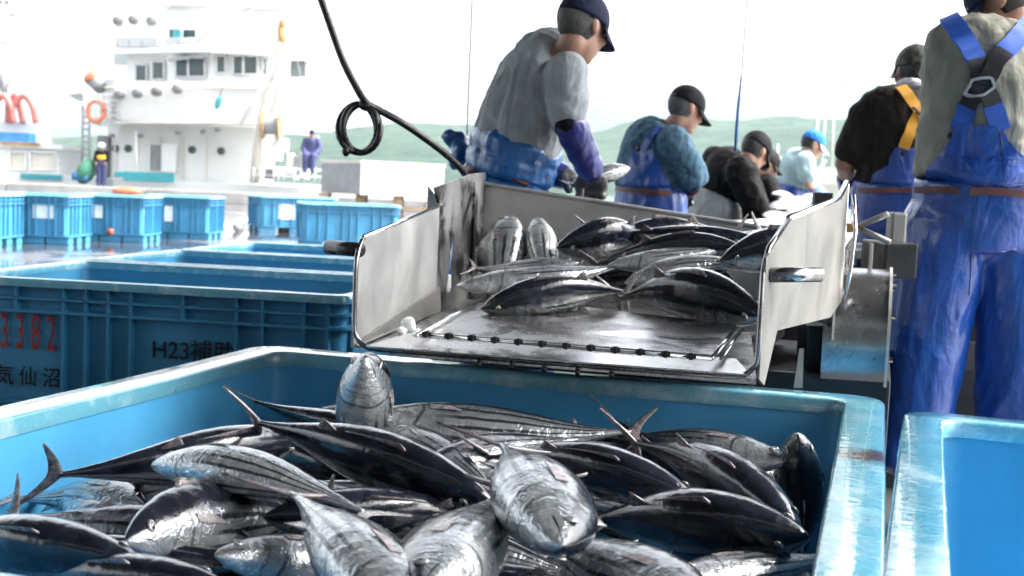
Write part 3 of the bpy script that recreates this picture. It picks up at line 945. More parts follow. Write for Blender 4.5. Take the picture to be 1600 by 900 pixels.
for k in range(110):                                 # the layer underneath that closes the gaps
    u, v = random.uniform(-0.62, 0.62), random.uniform(-0.55, 0.82)
    p = uv((c1.x, c1.y), u, v, random.uniform(.42, .54))
    an = random.uniform(-0.6, 0.6) + (math.pi if random.random() < .5 else 0)
    L = 0.46
    d = V((math.cos(an + TH), math.sin(an + TH), random.uniform(-.1, .1))) * L / 2
    q = near_inv = None
    ok = True
    for e in (p + d, p - d * 1.15):
        x = (e.x - c1.x) * ca + (e.y - c1.y) * sa; y = -(e.x - c1.x) * sa + (e.y - c1.y) * ca
        if abs(x) > W1 / 2 - .13 or abs(y) > D1 / 2 - .13: ok = False
    if ok: fish(p + d, p - d, random.choice((-80, -50, 40, 60)), random.randrange(5), 'skipjack in the lower layer, mostly buried under other fish of the heap', 'buried skipjack of the foreground tote', 1.0)

# ================================================================== steel hopper at the end of the line
FL = 0.735                                           # hopper floor height
BL, BR = PZ(552, 543, FL), PZ(1182, 592, FL)
axis = V((0.155, 1.0, 0)).normalized()               # left wall runs away along this
LB = BL + axis * 1.62                                # rear left corner
RB = V((P(1312, 330, 3.36).x, 3.36, FL))             # rear end of the right wall
BB = V((1.02, 4.12, FL))                             # rear right corner
def up(p, z): return V((p.x, p.y, z))
hop = thing('steel_hopper', ((BL.x + BR.x) / 2, 3.2, 0), 0, 'stainless steel fish hopper with rolled mouth tipped over the heaped tote', 'hopper')
nl = V((-1, 0.15, 0))
# floor sheet
bm = bmesh.new()
BE = BR + V((.14, .80, 0))
plate(bm, [BL, BR, BE, BB, LB], (0, 0, -1), 0.012)
obj('bed', bm, M['steel_wet'], hop, False)
bm = bmesh.new()
s0 = BR + (BE - BR) * .55
plate(bm, [up(s0, FL - .02), up(BE, FL - .02), up(BE, FL - .40), up(s0 + (BE - BR) * .2, FL - .40)], (1, 0, 0), .006)
obj('side_skirt', bm, M['dark_steel'], hop, False)
# left wall: low front part with a rounded shoulder, high rear part
def wl_(d, z): return up(BL + axis * d, z)
zt = P(571, 370, (BL + axis * .07).y).z
zm = P(669, 321, (BL + axis * .87).y).z
zh = P(718, 271, (BL + axis * 1.36).y).z
zb = P(650, 292, (BL + axis * .80).y).z
bm = bmesh.new()
pts = [wl_(0, FL)]
for k in range(7):
    a = R(180 - 75 * k / 6)
    pts.append(wl_(0.075 + 0.075 * math.cos(a), zt - 0.075 + 0.075 * math.sin(a)))
pts += [wl_(0.87, zm), wl_(0.87, FL)]
plate(bm, pts, nl, 0.006)
obj('front_left_wall', bm, M['steel'], hop, False)
bm = bmesh.new()
plate(bm, [wl_(0.873, FL), wl_(0.873, zm + .0), wl_(0.80, zb), wl_(1.36, zh), wl_(1.62, zh + .01), wl_(1.62, FL)], nl, 0.006)
obj('rear_left_wall', bm, M['steel_dirty'], hop, False)
bm = bmesh.new()                                     # little gusset where the two sheets meet
g0 = wl_(0.86, zm + .004)
plate(bm, [g0 + V((.012, 0, 0)), g0 + V((-.035, .0, .055)), g0 + V((-.035, .012, -.02))], (0, 1, 0), .006)
obj('gusset', bm, M['steel'], hop, False)
# skirting plate at the foot of the left wall
bm = bmesh.new()
inn = V((1, -.155, 0)).normalized()
plate(bm, [up(BL + inn * .008, FL + .004), up(BL + axis * .87 + inn * .012, FL + .004), up(BL + axis * .87 + inn * .008, FL + .075), up(BL + inn * .003, FL + .008)], inn, .004)
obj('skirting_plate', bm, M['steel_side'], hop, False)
# rear wall, falling to the right
zr0, zr1 = P(742, 287, LB.y - .05).z, P(1196, 366, 4.10).z
bm = bmesh.new()
plate(bm, [LB, BB, up(BB, zr1), up(LB, zr0)], (0.25, 1, 0), 0.006)
cyl(bm, up(LB, zr0), up(BB, zr1), .008, 8)
obj('rear_wall', bm, M['steel'], hop, False)
# right wall: front flange, outer sheet, raised rear corner
def wr_(t, z): return up(BR + (RB - BR) * t, z)
nr = V(((RB - BR).y, -(RB - BR).x, 0)).normalized()
Yt = lambda t: (BR + (RB - BR) * t).y
zf = P(1190, 402, Yt(.02)).z; zs = P(1222, 342, Yt(.28)).z; ze = P(1312, 313, Yt(.97)).z; zt2 = P(1333, 288, Yt(1.12)).z
bm = bmesh.new()
plate(bm, [wr_(0, FL), wr_(0, zf), wr_(.26, zs), wr_(.97, ze), wr_(1.10, zt2), wr_(1.10, P(1318, 470, Yt(1.1)).z), wr_(.92, P(1305, 496, Yt(.92)).z), wr_(.17, P(1208, 516, Yt(.17)).z), wr_(.06, FL - .02)], nr, .006)
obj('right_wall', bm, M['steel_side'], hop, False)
bm = bmesh.new()
tube(bm, [wr_(.255, zs + .003), wr_(.97, ze + .004), wr_(1.09, zt2 + .004)], .008, 8)
tube(bm, [wr_(1.10, zt2), wr_(1.10, P(1318, 470, Yt(1.1)).z)], .007, 8)
tube(bm, [wr_(1.10, zt2 - .03) + nr * .02, wr_(1.07, P(1322, 360, Yt(1.1)).z) + nr * .035, wr_(1.06, P(1312, 420, Yt(1.1)).z) + nr * .03, wr_(1.06, P(1310, 470, Yt(1.1)).z) + nr * .02], .006, 8)
obj('wall_edging', bm, M['chrome'], hop)
# rear right closing wall
bm = bmesh.new()
plate(bm, [RB, BB, up(BB, zr1 + .01), up(RB, ze - .01)], (1, .2, 0), .006)
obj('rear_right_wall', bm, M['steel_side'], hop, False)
# rolled tube round the mouth
bm = bmesh.new()
rr = .05
dx = (BR - BL).normalized()
path = [wl_(0.075 + 0.075 * math.cos(R(105 + 12.5 * k)), zt - 0.075 + 0.075 * math.sin(R(105 + 12.5 * k))) for k in range(7)] + [wl_(0, zt - .12), up(BL, FL + rr * 1.3)]
for k in range(1, 6):
    a = R(180 + 90 * k / 6)
    path.append(up(BL + dx * (rr + rr * math.cos(a)), FL + rr + rr * math.sin(a)))
path.append(up(BL + dx * (rr * 1.3), FL)); path.append(up(BL + dx * .5, FL)); path.append(up(BR - dx * (rr * 1.3), FL))
for k in range(1, 6):
    a = R(270 + 90 * k / 6)
    path.append(up(BR - dx * rr + dx * rr * math.cos(a), FL + rr + rr * math.sin(a)))
path += [up(BR, FL + rr * 1.3), wr_(0, zf - .04), wr_(.015, zf - .012), wr_(.05, zf + .02), wr_(.25, zs)]
tube(bm, path, .0060, 10)
obj('mouth_tube', bm, M['edge_steel'], hop)
bm = bmesh.new(); tube(bm, [wl_(.055, zt + .001), wl_(.87, zm + .001)], .005, 8); obj('wall_edging', bm, M['chrome'], hop)
# hinged gate on the floor with its hinge bar
fl = lambda px, py, dz=.004: PZ(px, py, FL + dz)
bm = bmesh.new()
plate(bm, [fl(656, 524, .022), fl(1112, 560, .022), fl(1152, 512, .060), fl(760, 466, .060)], (0, 0, 1), .008)
obj('gate_plate', bm, M['steel_wet'], hop, False)
bm = bmesh.new()
plate(bm, [fl(572, 543, .006), fl(1172, 588, .006), fl(1150, 563, .020), fl(640, 523, .020)], (0, 0, 1), .004)
obj('lip', bm, M['steel_wet'], hop, False)
bm = bmesh.new()
h0, h1 = fl(645, 522, .034), fl(1112, 561, .034)
tube(bm, [h0, h1], .004, 8)
tube(bm, [fl(650, 524, .034), fl(765, 462, .072)], .005, 8)
tube(bm, [fl(1112, 560, .034), fl(1150, 512, .072)], .005, 8)
tube(bm, [fl(1126, 560, .030), fl(1160, 514, .066)], .004, 8)
obj('hinge_bar', bm, M['chrome'], hop)
for k in range(12):
    p = h0.lerp(h1, (k + .6) / 12.4)
    bm = bmesh.new()
    box(bm, p + V((0, -.004, .003)), (.011, .016, .016), Matrix.Rotation(TH, 3, 'Z'), .003)
    cyl(bm, p + V((-.010, -.004, .003)), p + V((.010, -.004, .003)), .006, 10)
    obj('hinge_knuckle', bm, M['dark_steel'], hop, False)
# bolts under the mouth
for k in range(5):
    p = up(BL + dx * (.30 + .075 * k), FL - .012)
    bm = bmesh.new(); cyl(bm, p, p + V((0, -.012, -.004)), .006, 8)
    obj('bolt', bm, M['dark_steel'], hop)
# carrying handles
bm = bmesh.new()
p0 = P(514, 386, 2.93); p1 = wl_(.03, P(553, 386, 2.95).z)
cyl(bm, p0, p1, .017, 20); cyl(bm, p0 + (p0 - p1).normalized() * .004, p0, .012, 16)
obj('handle', bm, M['rubber'], hop)
bm = bmesh.new()
p1 = wr_(.05, P(1194, 425, 2.72).z) ; p0 = P(1282, 429, 2.66)
cyl(bm, p1, p0, .0165, 20)
obj('handle', bm, M['edge_steel'], hop)
# corner post
bm = bmesh.new()
pc = LB + V((-.01, -.20, 0))
zc = P(730, 284, pc.y).z
box(bm, V((P(731, 360, pc.y).x, pc.y, (FL + zc) / 2)), (.052, .05, zc - FL), Matrix.Rotation(-R(9), 3, 'Z'), .004)
obj('corner_post', bm, M['steel_dirty'], hop, False)
bm = bmesh.new()
box(bm, P(709, 335, pc.y - .06), (.05, .03, .11), None, .006)
cyl(bm, P(700, 332, pc.y - .09), P(722, 334, pc.y - .09), .008)
obj('latch', bm, M['dark_steel'], hop, False)
# legs and underframe
for (x, y) in ((BL.x + .25, 3.65), (BR.x - .05, 3.55), (-.05, 4.3), (.8, 4.1)):
    bm = bmesh.new(); box(bm, (x, y, (FL - .09) / 2), (.06, .06, FL - .09)); obj('leg', bm, M['dark_steel'], hop, False)
bm = bmesh.new()
plate(bm, [up(BL + axis * .75 + dx * .08, FL - .016), up(BR + axis * .60 - dx * .02, FL - .016), up(BB - V((.1, 0, 0)), FL - .016), up(LB, FL - .016)], (0, 0, -1), .06)
obj('underframe', bm, M['dark_steel'], hop, False)
bm = bmesh.new(); box(bm, (.52, 3.95, .33), (1.35, .80, .60), Matrix.Rotation(TH, 3, 'Z'), .01); obj('machine_body', bm, M['dark_steel'], hop, False)

# drive drum on the right of the hopper
dr = thing('drive_drum', (1.0, 3.55, 0), 0, 'round steel drive housing with bolted end flange on the right of the hopper', 'machine housing')
dc = P(1338, 530, 3.55)
rad = .205
ax_ = V((.962, -.272, 0)).normalized()
xl = P(1288, 530, 3.60); xl.z = dc.z
xr = xl + ax_ * ((P(1380, 530, 3.55) - P(1288, 530, 3.55)).length)
bm = bmesh.new(); cyl(bm, xl, xr, rad, 48); obj('housing', bm, M['drum_steel'], dr, True, 40)
bm = bmesh.new(); cyl(bm, xr, xr + ax_ * .008, rad + .007, 48); obj('flange', bm, M['steel'], dr, True, 40)
for k in range(10):
    a = R(36 * k + 10)
    q = xr + ax_ * .008 + V((.272, .962, 0)) * math.cos(a) * (rad - .012) + V((0, 0, math.sin(a) * (rad - .012)))
    bm = bmesh.new(); cyl(bm, q, q + ax_ * .012, .007, 6); obj('bolt', bm, M['chrome'], dr, False)
bm = bmesh.new(); box(bm, (P(1273, 560, 3.52).x, 3.56, .40), (.062, .12, .72), None, .006); obj('bracket', bm, M['dark_steel'], dr, False)
bm = bmesh.new(); box(bm, (dc.x, 3.62, .20), (.12, .2, .40), None, .006); obj('pedestal', bm, M['dark_steel'], dr, False)
# steel strip hanging in front of the bracket
bm = bmesh.new(); plate(bm, [P(1240, 606, 3.1), P(1254, 606, 3.1), P(1256, 545, 3.1), P(1249, 545, 3.1)], (0, 1, 0), .004)
tag(obj('steel_strip', bm, M['steel_side'], None, False), 'narrow pale steel strip standing below the hopper corner', 'strip')

# ------------------------------------------------------------------ sorting line behind the hopper
LO = V((1.02, 4.75, 0)); ld = V((.36, 1, 0)).normalized(); ls = V((ld.y, -ld.x, 0))
def lp(s, w, z): return V((LO.x, LO.y, 0)) + ld * s + ls * w + V((0, 0, z))
cv = thing('sorting_table', (LO.x, LO.y, 0), 0, 'long steel sorting table running back between the workers', 'sorting table')
TZ = .93
bm = bmesh.new(); plate(bm, [lp(0, -.42, TZ), lp(0, .42, TZ), lp(8.0, .42, TZ), lp(8.0, -.42, TZ)], (0, 0, -1), .03); obj('table_top', bm, M['steel_wet'], cv, False)
for w in (-.43, .43):
    bm = bmesh.new(); plate(bm, [lp(0, w, TZ - .18), lp(8, w, TZ - .18), lp(8, w, TZ + .06), lp(0, w, TZ + .06)], ls, .006 if w > 0 else -.006); obj('side_rail', bm, M['steel'], cv, False)
for s in (.2, 2, 4, 6, 7.8):
    for w in (-.38, .38):
        bm = bmesh.new(); c = lp(s, w, 0); box(bm, (c.x, c.y, (TZ - .03) / 2), (.06, .06, TZ - .03)); obj('leg', bm, M['dark_steel'], cv, False)
bm = bmesh.new(); plate(bm, [lp(.1, .30, .12), lp(5.5, .30, .12), lp(5.5, .30, TZ - .2), lp(.1, .30, TZ - .2)], ls, -.5); obj('motor_casing', bm, M['dark_steel'], cv, False)
# clamp rods and box by the hopper's rear corner
ck = thing('clamp_fitting', (1.0, 3.7, 0), 0, 'two short steel rods and a grey steel box beside the big worker in blue', 'clamp')
bm = bmesh.new(); cyl(bm, P(1334, 357, 3.5), P(1388, 334, 3.45), .0085, 12); obj('rod', bm, M['steel_side'], ck)
bm = bmesh.new(); cyl(bm, P(1340, 356, 3.5), P(1391, 379, 3.45), .0085, 12); obj('rod', bm, M['steel_side'], ck)
bm = bmesh.new(); cyl(bm, P(1323, 356, 3.5), P(1345, 356, 3.5), .013, 12); obj('knuckle', bm, M['rust'], ck)
bm = bmesh.new(); box(bm, P(1388, 404, 3.75), (.098, .25, .105), None, .006); obj('box', bm, M['dark_steel'], ck, False)
bm = bmesh.new(); box(bm, P(1360, 404, 3.60), (.012, .012, .09), None, .003); obj('latch', bm, M['steel_side'], ck, False)
bm = bmesh.new(); box(bm, V((P(1388, 404, 3.75).x, 3.8, P(1388, 440, 3.75).z / 2)), (.06, .06, P(1388, 440, 3.75).z), None, .006); obj('pedestal', bm, M['dark_steel'], ck, False)
bm = bmesh.new(); box(bm, P(1400, 362, 3.85), (.05, .06, .12), None, .008); obj('spindle', bm, M['steel_side'], ck, False)
bm = bmesh.new(); box(bm, (2.02, 4.95, .42), (1.25, .5, .84), Matrix.Rotation(-R(8), 3, 'Z'), .01)
mc = tag(obj('machine_cabinet', bm, M['dark_steel'], None, False), 'dark steel machine cabinet behind the legs of the big worker at the right', 'cabinet')
bm = bmesh.new(); box(bm, P(1508, 556, 4.60), (.16, .02, .11), None, .004); obj('cover_plate', bm, M['dark_steel'], mc, False)
# pendant box on the far side
bm = bmesh.new(); box(bm, P(1285, 311, 5.0), (.075, .05, .055), None, .006)
tag(obj('control_box', bm, M['dark_steel'], None, False), 'small dark control box seen above the right wall of the steel hopper', 'control box')

# fish in the hopper
HG = 'skipjack lying in the steel hopper'
def hf(hx, hy, hY, tx, ty, tY, db, var, label, g=1.0): return heapY(hx, hy, hY, tx, ty, tY, db, var, label, g, HG)
hf(752, 480, 3.18, 985, 446, 3.34, 35, 4, 'front black skipjack of the hopper pointing left at the gate', 1.28)
hf(714, 448, 3.46, 975, 422, 3.62, -68, 3, 'grey striped skipjack with a pointed head just behind the front left one in the hopper', 1.0)
hf(1196, 490, 3.05, 965, 442, 3.36, 42, 4, 'broad black skipjack on the right of the hopper gate, its tail by the middle', 1.6)
hf(796, 336, 4.02, 770, 480, 3.82, -105, 0, 'striped skipjack propped upright against the hopper rear wall, leftmost', 2.15)
hf(840, 342, 4.02, 862, 470, 3.78, 150, 0, 'skipjack with a white-streaked snout propped up second from the left in the hopper', 2.0)
hf(872, 384, 3.80, 1030, 366, 4.0, 40, 4, 'short dark skipjack with bright cheek facing left in the hopper rear row', 1.75)
hf(955, 372, 3.95, 1150, 362, 4.05, 10, 0, 'dark skipjack at the back of the hopper with only its ridge showing', 1.2)
hf(905, 412, 3.72, 745, 428, 3.80, -70, 2, 'striped skipjack lying at the foot of the upright ones in the hopper', 1.25)
hf(1010, 402, 3.68, 1190, 368, 3.9, -60, 3, 'silver skipjack between the dark rear ones of the hopper', 1.25)
hf(1175, 372, 3.75, 930, 374, 3.95, 45, 3, 'long dark skipjack along the hopper rear wall', 1.0)
hf(1168, 388, 3.6, 930, 398, 3.75, 30, 4, 'dark skipjack with bright ridge in the middle row of the hopper', 1.0)
hf(950, 415, 3.60, 1160, 388, 3.62, -75, 3, 'silver striped skipjack in the middle of the hopper under two raised tails', 1.0)
hf(975, 440, 3.48, 1190, 400, 3.5, -60, 4, 'striped skipjack directly behind the broad black one in the hopper', 1.05)
hf(1125, 405, 3.42, 1330, 380, 3.6, 20, 4, 'dark skipjack head at the hopper right wall', 1.35)
hf(740, 430, 3.9, 900, 420, 3.95, -50, 0, 'skipjack in shade at the rear left corner of the hopper floor', 1.0)
hf(900, 440, 3.75, 1100, 430, 3.7, 30, 0, 'skipjack buried under the middle row of the hopper', 1.4)
hf(1150, 440, 3.45, 1000, 430, 3.65, 30, 0, 'skipjack buried at the right under the broad black one in the hopper', 1.5)
# fish on the sorting table
SG = 'fish on the sorting table behind the hopper'
def sfish(hx, hy, hY, tx, ty, tY, db, var, label, g=1.1): return heapY(hx, hy, hY, tx, ty, tY, db, var, label, g, SG)
sfish(984, 262, 4.70, 888, 286, 4.64, -70, 0, 'silver fish held by the worker in the grey shirt', 1.7)
for k, (x, y, dx_, dy_, Y) in enumerate(((1200, 322, 60, -6, 7.6), (1215, 312, 70, 4, 8.0), (1235, 320, -60, 6, 8.3), (1250, 308, 50, -3, 8.8), (1190, 335, 60, 6, 7.2), (1225, 332, 66, -5, 7.4), (1262, 316, -50, 2, 8.9), (1205, 302, 40, 3, 8.8))):
    p = P(x, y, Y)
    lab = ('pale fish on the table by the worker in the blue and white cap',)
    fish(p, P(x + dx_, y + dy_, Y + .15), -70, k % 5, lab[0], SG, 1.1)

# ================================================================== hanging cable, hose and ropes
def cable():
    t = thing('hanging_cable', P(735, 288, 4.3), 0, 'thick black cable with one tied coil, hanging from the roof to the hopper post', 'cable')
    bm = bmesh.new()
    Y0 = 4.0
    pts = [P(455, -120, Y0), P(500, -5, Y0), P(516, 40, Y0), P(536, 95, Y0), P(556, 135, Y0), P(572, 160, Y0), P(592, 172, Y0 + .02), P(630, 193, Y0 + .05), P(680, 228, Y0 + .12), P(712, 255, Y0 + .2), P(726, 272, Y0 + .25), P(734, 292, Y0 + .28), P(735, 320, Y0 + .28)]
    tube(bm, catmull(pts, 10), .0118, 12)
    obj('cord', bm, M['rubber'], t)
    bm = bmesh.new()
    loop = []
    for k in range(0, 80):
        a = R(-90 + 360 * k / 26.0)
        rx, rz = 29 + 1.6 * math.sin(k * .31), 38 + 1.8 * math.cos(k * .23)
        loop.append(P(562 + rx * math.cos(a) + 3 * math.sin(k * .1), 202 + rz * math.sin(a), Y0 + .012 * math.sin(k * .55) + .004 * (k / 10)))
    tube(bm, loop, .0105, 10)
    obj('coil', bm, M['rubber'], t)
    for (x, y, rx) in ((572, 165, .024), (541, 236, .014)):
        c = P(x, y, Y0 + .01)
        bm = bmesh.new()
        ellipsoid(bm, c, V((rx, 0, 0)), V((0, .022, 0)), V((0, 0, .018)), 12, 8)
        obj('tie', bm, M['rubber'], t)
cable()
bm = bmesh.new()
t = thing('hanging_hose', P(700, 400, 3.9), 0, 'short blue hose with a white tip hanging inside the hopper', 'hose')
tube(bm, catmull([P(708, 340, 3.95), P(705, 370, 3.9), P(702, 400, 3.86), P(699, 430, 3.84)], 6), .009, 10); obj('tube', bm, M['hose_blue'], t)
bm = bmesh.new(); tube(bm, [P(700, 428, 3.84), P(699, 434, 3.84), P(698, 448, 3.83), P(697, 456, 3.83)], [.009, .012, .014, .012], 12); obj('tip', bm, M['white_plastic'], t)
bm = bmesh.new()
ellipsoid(bm, fl(638, 512, .02), V((.020, 0, 0)), V((0, .02, 0)), V((0, 0, .030)), 10, 8); ellipsoid(bm, fl(628, 518, .012), V((.016, 0, 0)), V((0, .02, 0)), V((0, 0, .012)), 8, 6); ellipsoid(bm, fl(648, 518, .012), V((.018, 0, 0)), V((0, .02, 0)), V((0, 0, .010)), 8, 6)
for v in bm.verts: v.co += V((noise.noise(v.co * 90), noise.noise(v.co * 90 + V((5, 0, 0))), noise.noise(v.co * 90 + V((0, 7, 0))))) * .006
tag(obj('ice_lump', bm, M['ice'], None), 'small lump of ice at the left end of the hopper hinge', 'ice')
bm = bmesh.new(); tube(bm, [P(744, -160, 6.5), P(737, 20, 6.5), P(731, 170, 6.5), P(728, 300, 6.5)], .0045, 6)
tag(obj('rope', bm, M['rope'], None), 'thin grey rope hanging from the roof left of the worker in grey', 'rope')
t = thing('rope', P(1155, 200, 6.6), 0, 'thin rope with a thick blue lower sleeve hanging behind the stooping workers', 'rope')
bm = bmesh.new(); tube(bm, [P(1176, -160, 6.6), P(1167, 0, 6.6), P(1158, 130, 6.6), P(1155, 165, 6.6)], .004, 6); obj('line', bm, M['rope'], t)
bm = bmesh.new(); tube(bm, [P(1158, 120, 6.6), P(1154, 160, 6.6), P(1151, 200, 6.6), P(1149, 236, 6.6)], [.005, .007, .009, .008], 8); obj('sleeve', bm, M['rope_blue'], t)
if 'LOGFISH' in __import__('os').environ:
    for f in FISH_LOG: print('FISH', *f)
# ================================================================== quay edge and the things on it
def pbox(x0, y0, x1, y1, Y, depth, bevel=0.0):       # an upright block seen between two photo pixels, its face Y metres away
    xm, ym = (x0 + x1) / 2, (y0 + y1) / 2
    c = P(xm, ym, Y)
    w = (x1 - x0) / FPX * Y; h = (y1 - y0) / FPX * Y
    bm = bmesh.new(); box(bm, V((c.x, Y + depth / 2, c.z)), (w, depth, h), None, bevel)
    return bm
def pb(bm, x0, y0, x1, y1, Y, depth):
    c = P((x0 + x1) / 2, (y0 + y1) / 2, Y)
    box(bm, V((c.x, Y + depth / 2, c.z)), ((x1 - x0) / FPX * Y, depth, (y1 - y0) / FPX * Y))
for k in range(9):                                   # low concrete kerb blocks along the edge of the quay
    bm = bmesh.new()
    x = -32 + k * 5.2
    box(bm, (x, 46.4, .22), (5.16, .6, .44), None, .03)
    structure('quay_kerb', bm, M['concrete'])

# ------------------------------------------------------------------ the white fishing ship
SY = 50.0
ship = thing('fishing_ship', (P(300, 290, SY).x, SY + 3, 0), 0, 'big white fishing ship with a wide bridge moored at the quay', 'ship')
W_ = M['white_paint']
def prism(bm, pts, z0, z1):                           # upright prism on a footprint
    a = [V((p.x, p.y, z0)) for p in pts]; b = [V((p.x, p.y, z1)) for p in pts]
    loft(bm, [a, b])
def fp(lst): return [P(x, 200, Y) for x, Y in lst]
zz = lambda x, y, Y=SY: P(x, y, Y).z
# hull with bulwark
bm = bmesh.new()
hp = fp([(95, 51), (180, 49), (470, 49.0), (600, 49.6), (640, 51.5), (600, 56), (120, 58)])
loft(bm, [[V((p.x * 1.0, p.y, -1.7)) for p in hp], [V((p.x, p.y - .15, zz(300, 284))) for p in hp]])
obj('hull', bm, W_, ship, False)
bm = bmesh.new()
for a, b, y0, y1 in ((100, 178, 276, 286), (192, 272, 269, 284)):
    pb(bm, a, y0, b, y1, 48.7, .12)
for i, (a, b, y0, y1) in enumerate(((178, 192, 268, 277), (192, 272, 269, 284))):
    bm2 = pbox(a, y0, b, y1, 48.5 - .2 * i, .12, .03); obj('teal_locker', bm2, M['teal'], ship, False)
bm.free()
# lower deckhouse
bm = bmesh.new(); prism(bm, fp([(168, 52), (186, 51), (300, 51), (410, 51.3), (430, 53), (430, 58), (168, 58)]), zz(300, 290), zz(300, 188)); obj('deckhouse', bm, W_, ship, False)
bm = pbox(233, 226, 252, 266, 50.9, .2); obj('doorway', bm, M['grey_paint'], ship, False)
bm = pbox(253, 225, 275, 268, 50.6, .06); obj('door', bm, W_, ship, False)
for a, b, c_, d in ((231, 224, 234, 268), (251, 224, 254, 268), (231, 223, 254, 226)):
    bm = pbox(a, b, c_, d, 50.8, .1); obj('door_frame', bm, W_, ship, False)
# bridge deck bulwark (overhanging wing)
bm = bmesh.new(); wing = fp([(150, 50.6), (178, 49.2), (300, 48.5), (420, 48.8), (490, 50.4), (490, 57), (150, 57)])
loft(bm, [[V((p.x + (.10 if i == 0 else 0), p.y + .2, zz(300, 194) + .001 * i)) for i, p in enumerate(wing)], [V((p.x, p.y, zz(300, 133))) for p in wing]]); obj('bridge_bulwark', bm, W_, ship, False)
# wheelhouse: faceted front with windows on its faces
wh = [(196, 52.2), (262, 50.6), (330, 49.8), (405, 49.8), (482, 51.4)]
bm = bmesh.new(); prism(bm, fp(wh + [(482, 57), (196, 57)]), zz(300, 135), zz(300, 84)); obj('wheelhouse', bm, W_, ship, False)
def on_facade(px, wl):
    for (a, ya), (b, yb) in zip(wl, wl[1:]):
        if a <= px <= b: return ya + (yb - ya) * (px - a) / (b - a)
    return wl[-1][1]
def facade_window(x0, y0, x1, y1, wl, m, name='window', off=.12, mull=()):
    bm = bmesh.new()
    ya, yb = on_facade(x0, wl) - off, on_facade(x1, wl) - off
    plate(bm, [P(x0, y0, ya), P(x1, y0, yb), P(x1, y1, yb), P(x0, y1, ya)], (0, 1, 0), .05)
    w = obj(name, bm, m, ship, False)
    bm = bmesh.new()
    cs = [P(x0, y0, ya - .02), P(x1, y0, yb - .02), P(x1, y1, yb - .02), P(x0, y1, ya - .02), P(x0, y0, ya - .02)]
    for a, b in zip(cs, cs[1:]): tube(bm, [a, b], .035, 6)
    obj('window_frame', bm, W_, w)
    for x in mull:
        yy = on_facade(x, wl) - off - .03
        bm = bmesh.new(); tube(bm, [P(x, y0, yy), P(x, y1, yy)], .05, 6); obj('mullion', bm, W_, w)
for a, y0, b, y1, mu in ((212, 101, 229, 127, ()), (238, 96, 256, 124, ()), (274, 90, 320, 120, (294,)), (338, 87, 352, 114, ()), (364, 87, 402, 116, (380,)), (410, 90, 417, 118, ()), (452, 94, 478, 122, ())):
    facade_window(a, y0, b, y1, wh, M['glass'], mull=mu)
bm = bmesh.new(); plate(bm, [P(264, 92, 49.9), P(327, 82, 49.0), P(327, 86, 49.0), P(264, 96, 49.9)], (0, 1, 0), .2); obj('sun_visor', bm, M['grey_paint'], ship, False)
# wheelhouse roof with eave, flying bridge, top house
bm = bmesh.new(); rf = fp([(176, 51.4), (262, 49.6), (330, 48.9), (420, 48.9), (492, 50.8), (492, 57), (176, 57)])
loft(bm, [[V((p.x, p.y, zz(300, 84))) for p in rf], [V((p.x, p.y + .1, zz(300, 73))) for p in rf]]); obj('wheelhouse_roof', bm, W_, ship, False)
fb = [(178, 52), (255, 50.6), (330, 50.0), (420, 50.2), (478, 51.4)]
bm = bmesh.new(); prism(bm, fp(fb + [(478, 56), (178, 56)]), zz(300, 74), zz(300, 36)); obj('flying_bridge', bm, W_, ship, False)
tb = [(258, 51.2), (320, 50.6), (455, 51)]
bm = bmesh.new(); prism(bm, fp(tb + [(455, 56), (258, 56)]), zz(300, 40), zz(300, 5)); obj('top_house', bm, W_, ship, False)
facade_window(263, 45, 307, 60, fb, M['glass'], off=.06, mull=(284,))
bm = pbox(270, 47, 282, 58, 49.9, .1); obj('screen', bm, M['teal'], ship, False)
bm = bmesh.new(); prism(bm, fp([(250, 50.6), (460, 50.4), (470, 57), (250, 57)]), zz(300, 5), zz(300, 1)); obj('top_roof', bm, M['white_paint'], ship, False)
# floodlights
for (x, y, Y) in ((185, 32, 51.2), (209, 30, 50.8), (237, 32, 50.4), (187, 147, 49.2), (215, 145, 48.7), (245, 142, 48.4), (278, 138, 48.3)):
    f = thing('work', P(x, y, Y)); bpy.data.objects.remove(f)
    p = P(x, y, Y - .35); d = V((.35, -.75, -.5)).normalized()
    bm = bmesh.new(); cyl(bm, p - d * .35, p, .13, 14, .26); fo = obj('floodlight', bm, W_, ship)
    bm = bmesh.new(); cyl(bm, p + d * .002, p + d * .03, .22, 14); obj('lens', bm, M['grey_paint'], fo)
    bm = bmesh.new(); tube(bm, [p - d * .3, p - d * .3 + V((0, .35, -.12))], .05, 6); obj('floodlight_arm', bm, W_, ship)
# bridge wing end: railing with life ring, search light
bm = bmesh.new()
for k in range(7): tube(bm, [P(132 + 8.5 * k, 148, 49.4), P(133 + 8.5 * k, 196, 49.4)], .03, 6)
for y in (148, 160, 172, 184, 195): tube(bm, [P(131, y, 49.4), P(184, y - 1, 49.2)], .03, 6)
obj('wing_railing', bm, W_, ship)
bm = bmesh.new()
for y in (150, 158, 166, 174, 182, 189): pb(bm, 172, y, 182, y + 4, 49.15, .05)
for k, y in enumerate((150, 158, 166, 174, 182, 189)):
    b2 = pbox(173, y, 181, y + 4, 49.1, .05); obj('vent_slot', b2, M['grey_paint'], ship, False)
bm.free()
bm = bmesh.new()
cc = P(150, 174, 49.15)
pts = [cc + V((math.cos(R(a)) * .33, 0, math.sin(R(a)) * .40)) for a in range(0, 361, 15)]
tube(bm, pts, .085, 10)
tag(obj('life_ring', bm, M['orange'], None), 'orange life ring on the bridge wing railing of the white ship', 'life ring')
sl = thing('search', (0, 0, 0)); bpy.data.objects.remove(sl)
bm = bmesh.new(); a0, a1 = P(142, 120, 49.8), P(160, 138, 50.2); cyl(bm, a0, a1, .33, 16, .30); so = obj('searchlight', bm, M['grey_paint'], ship)
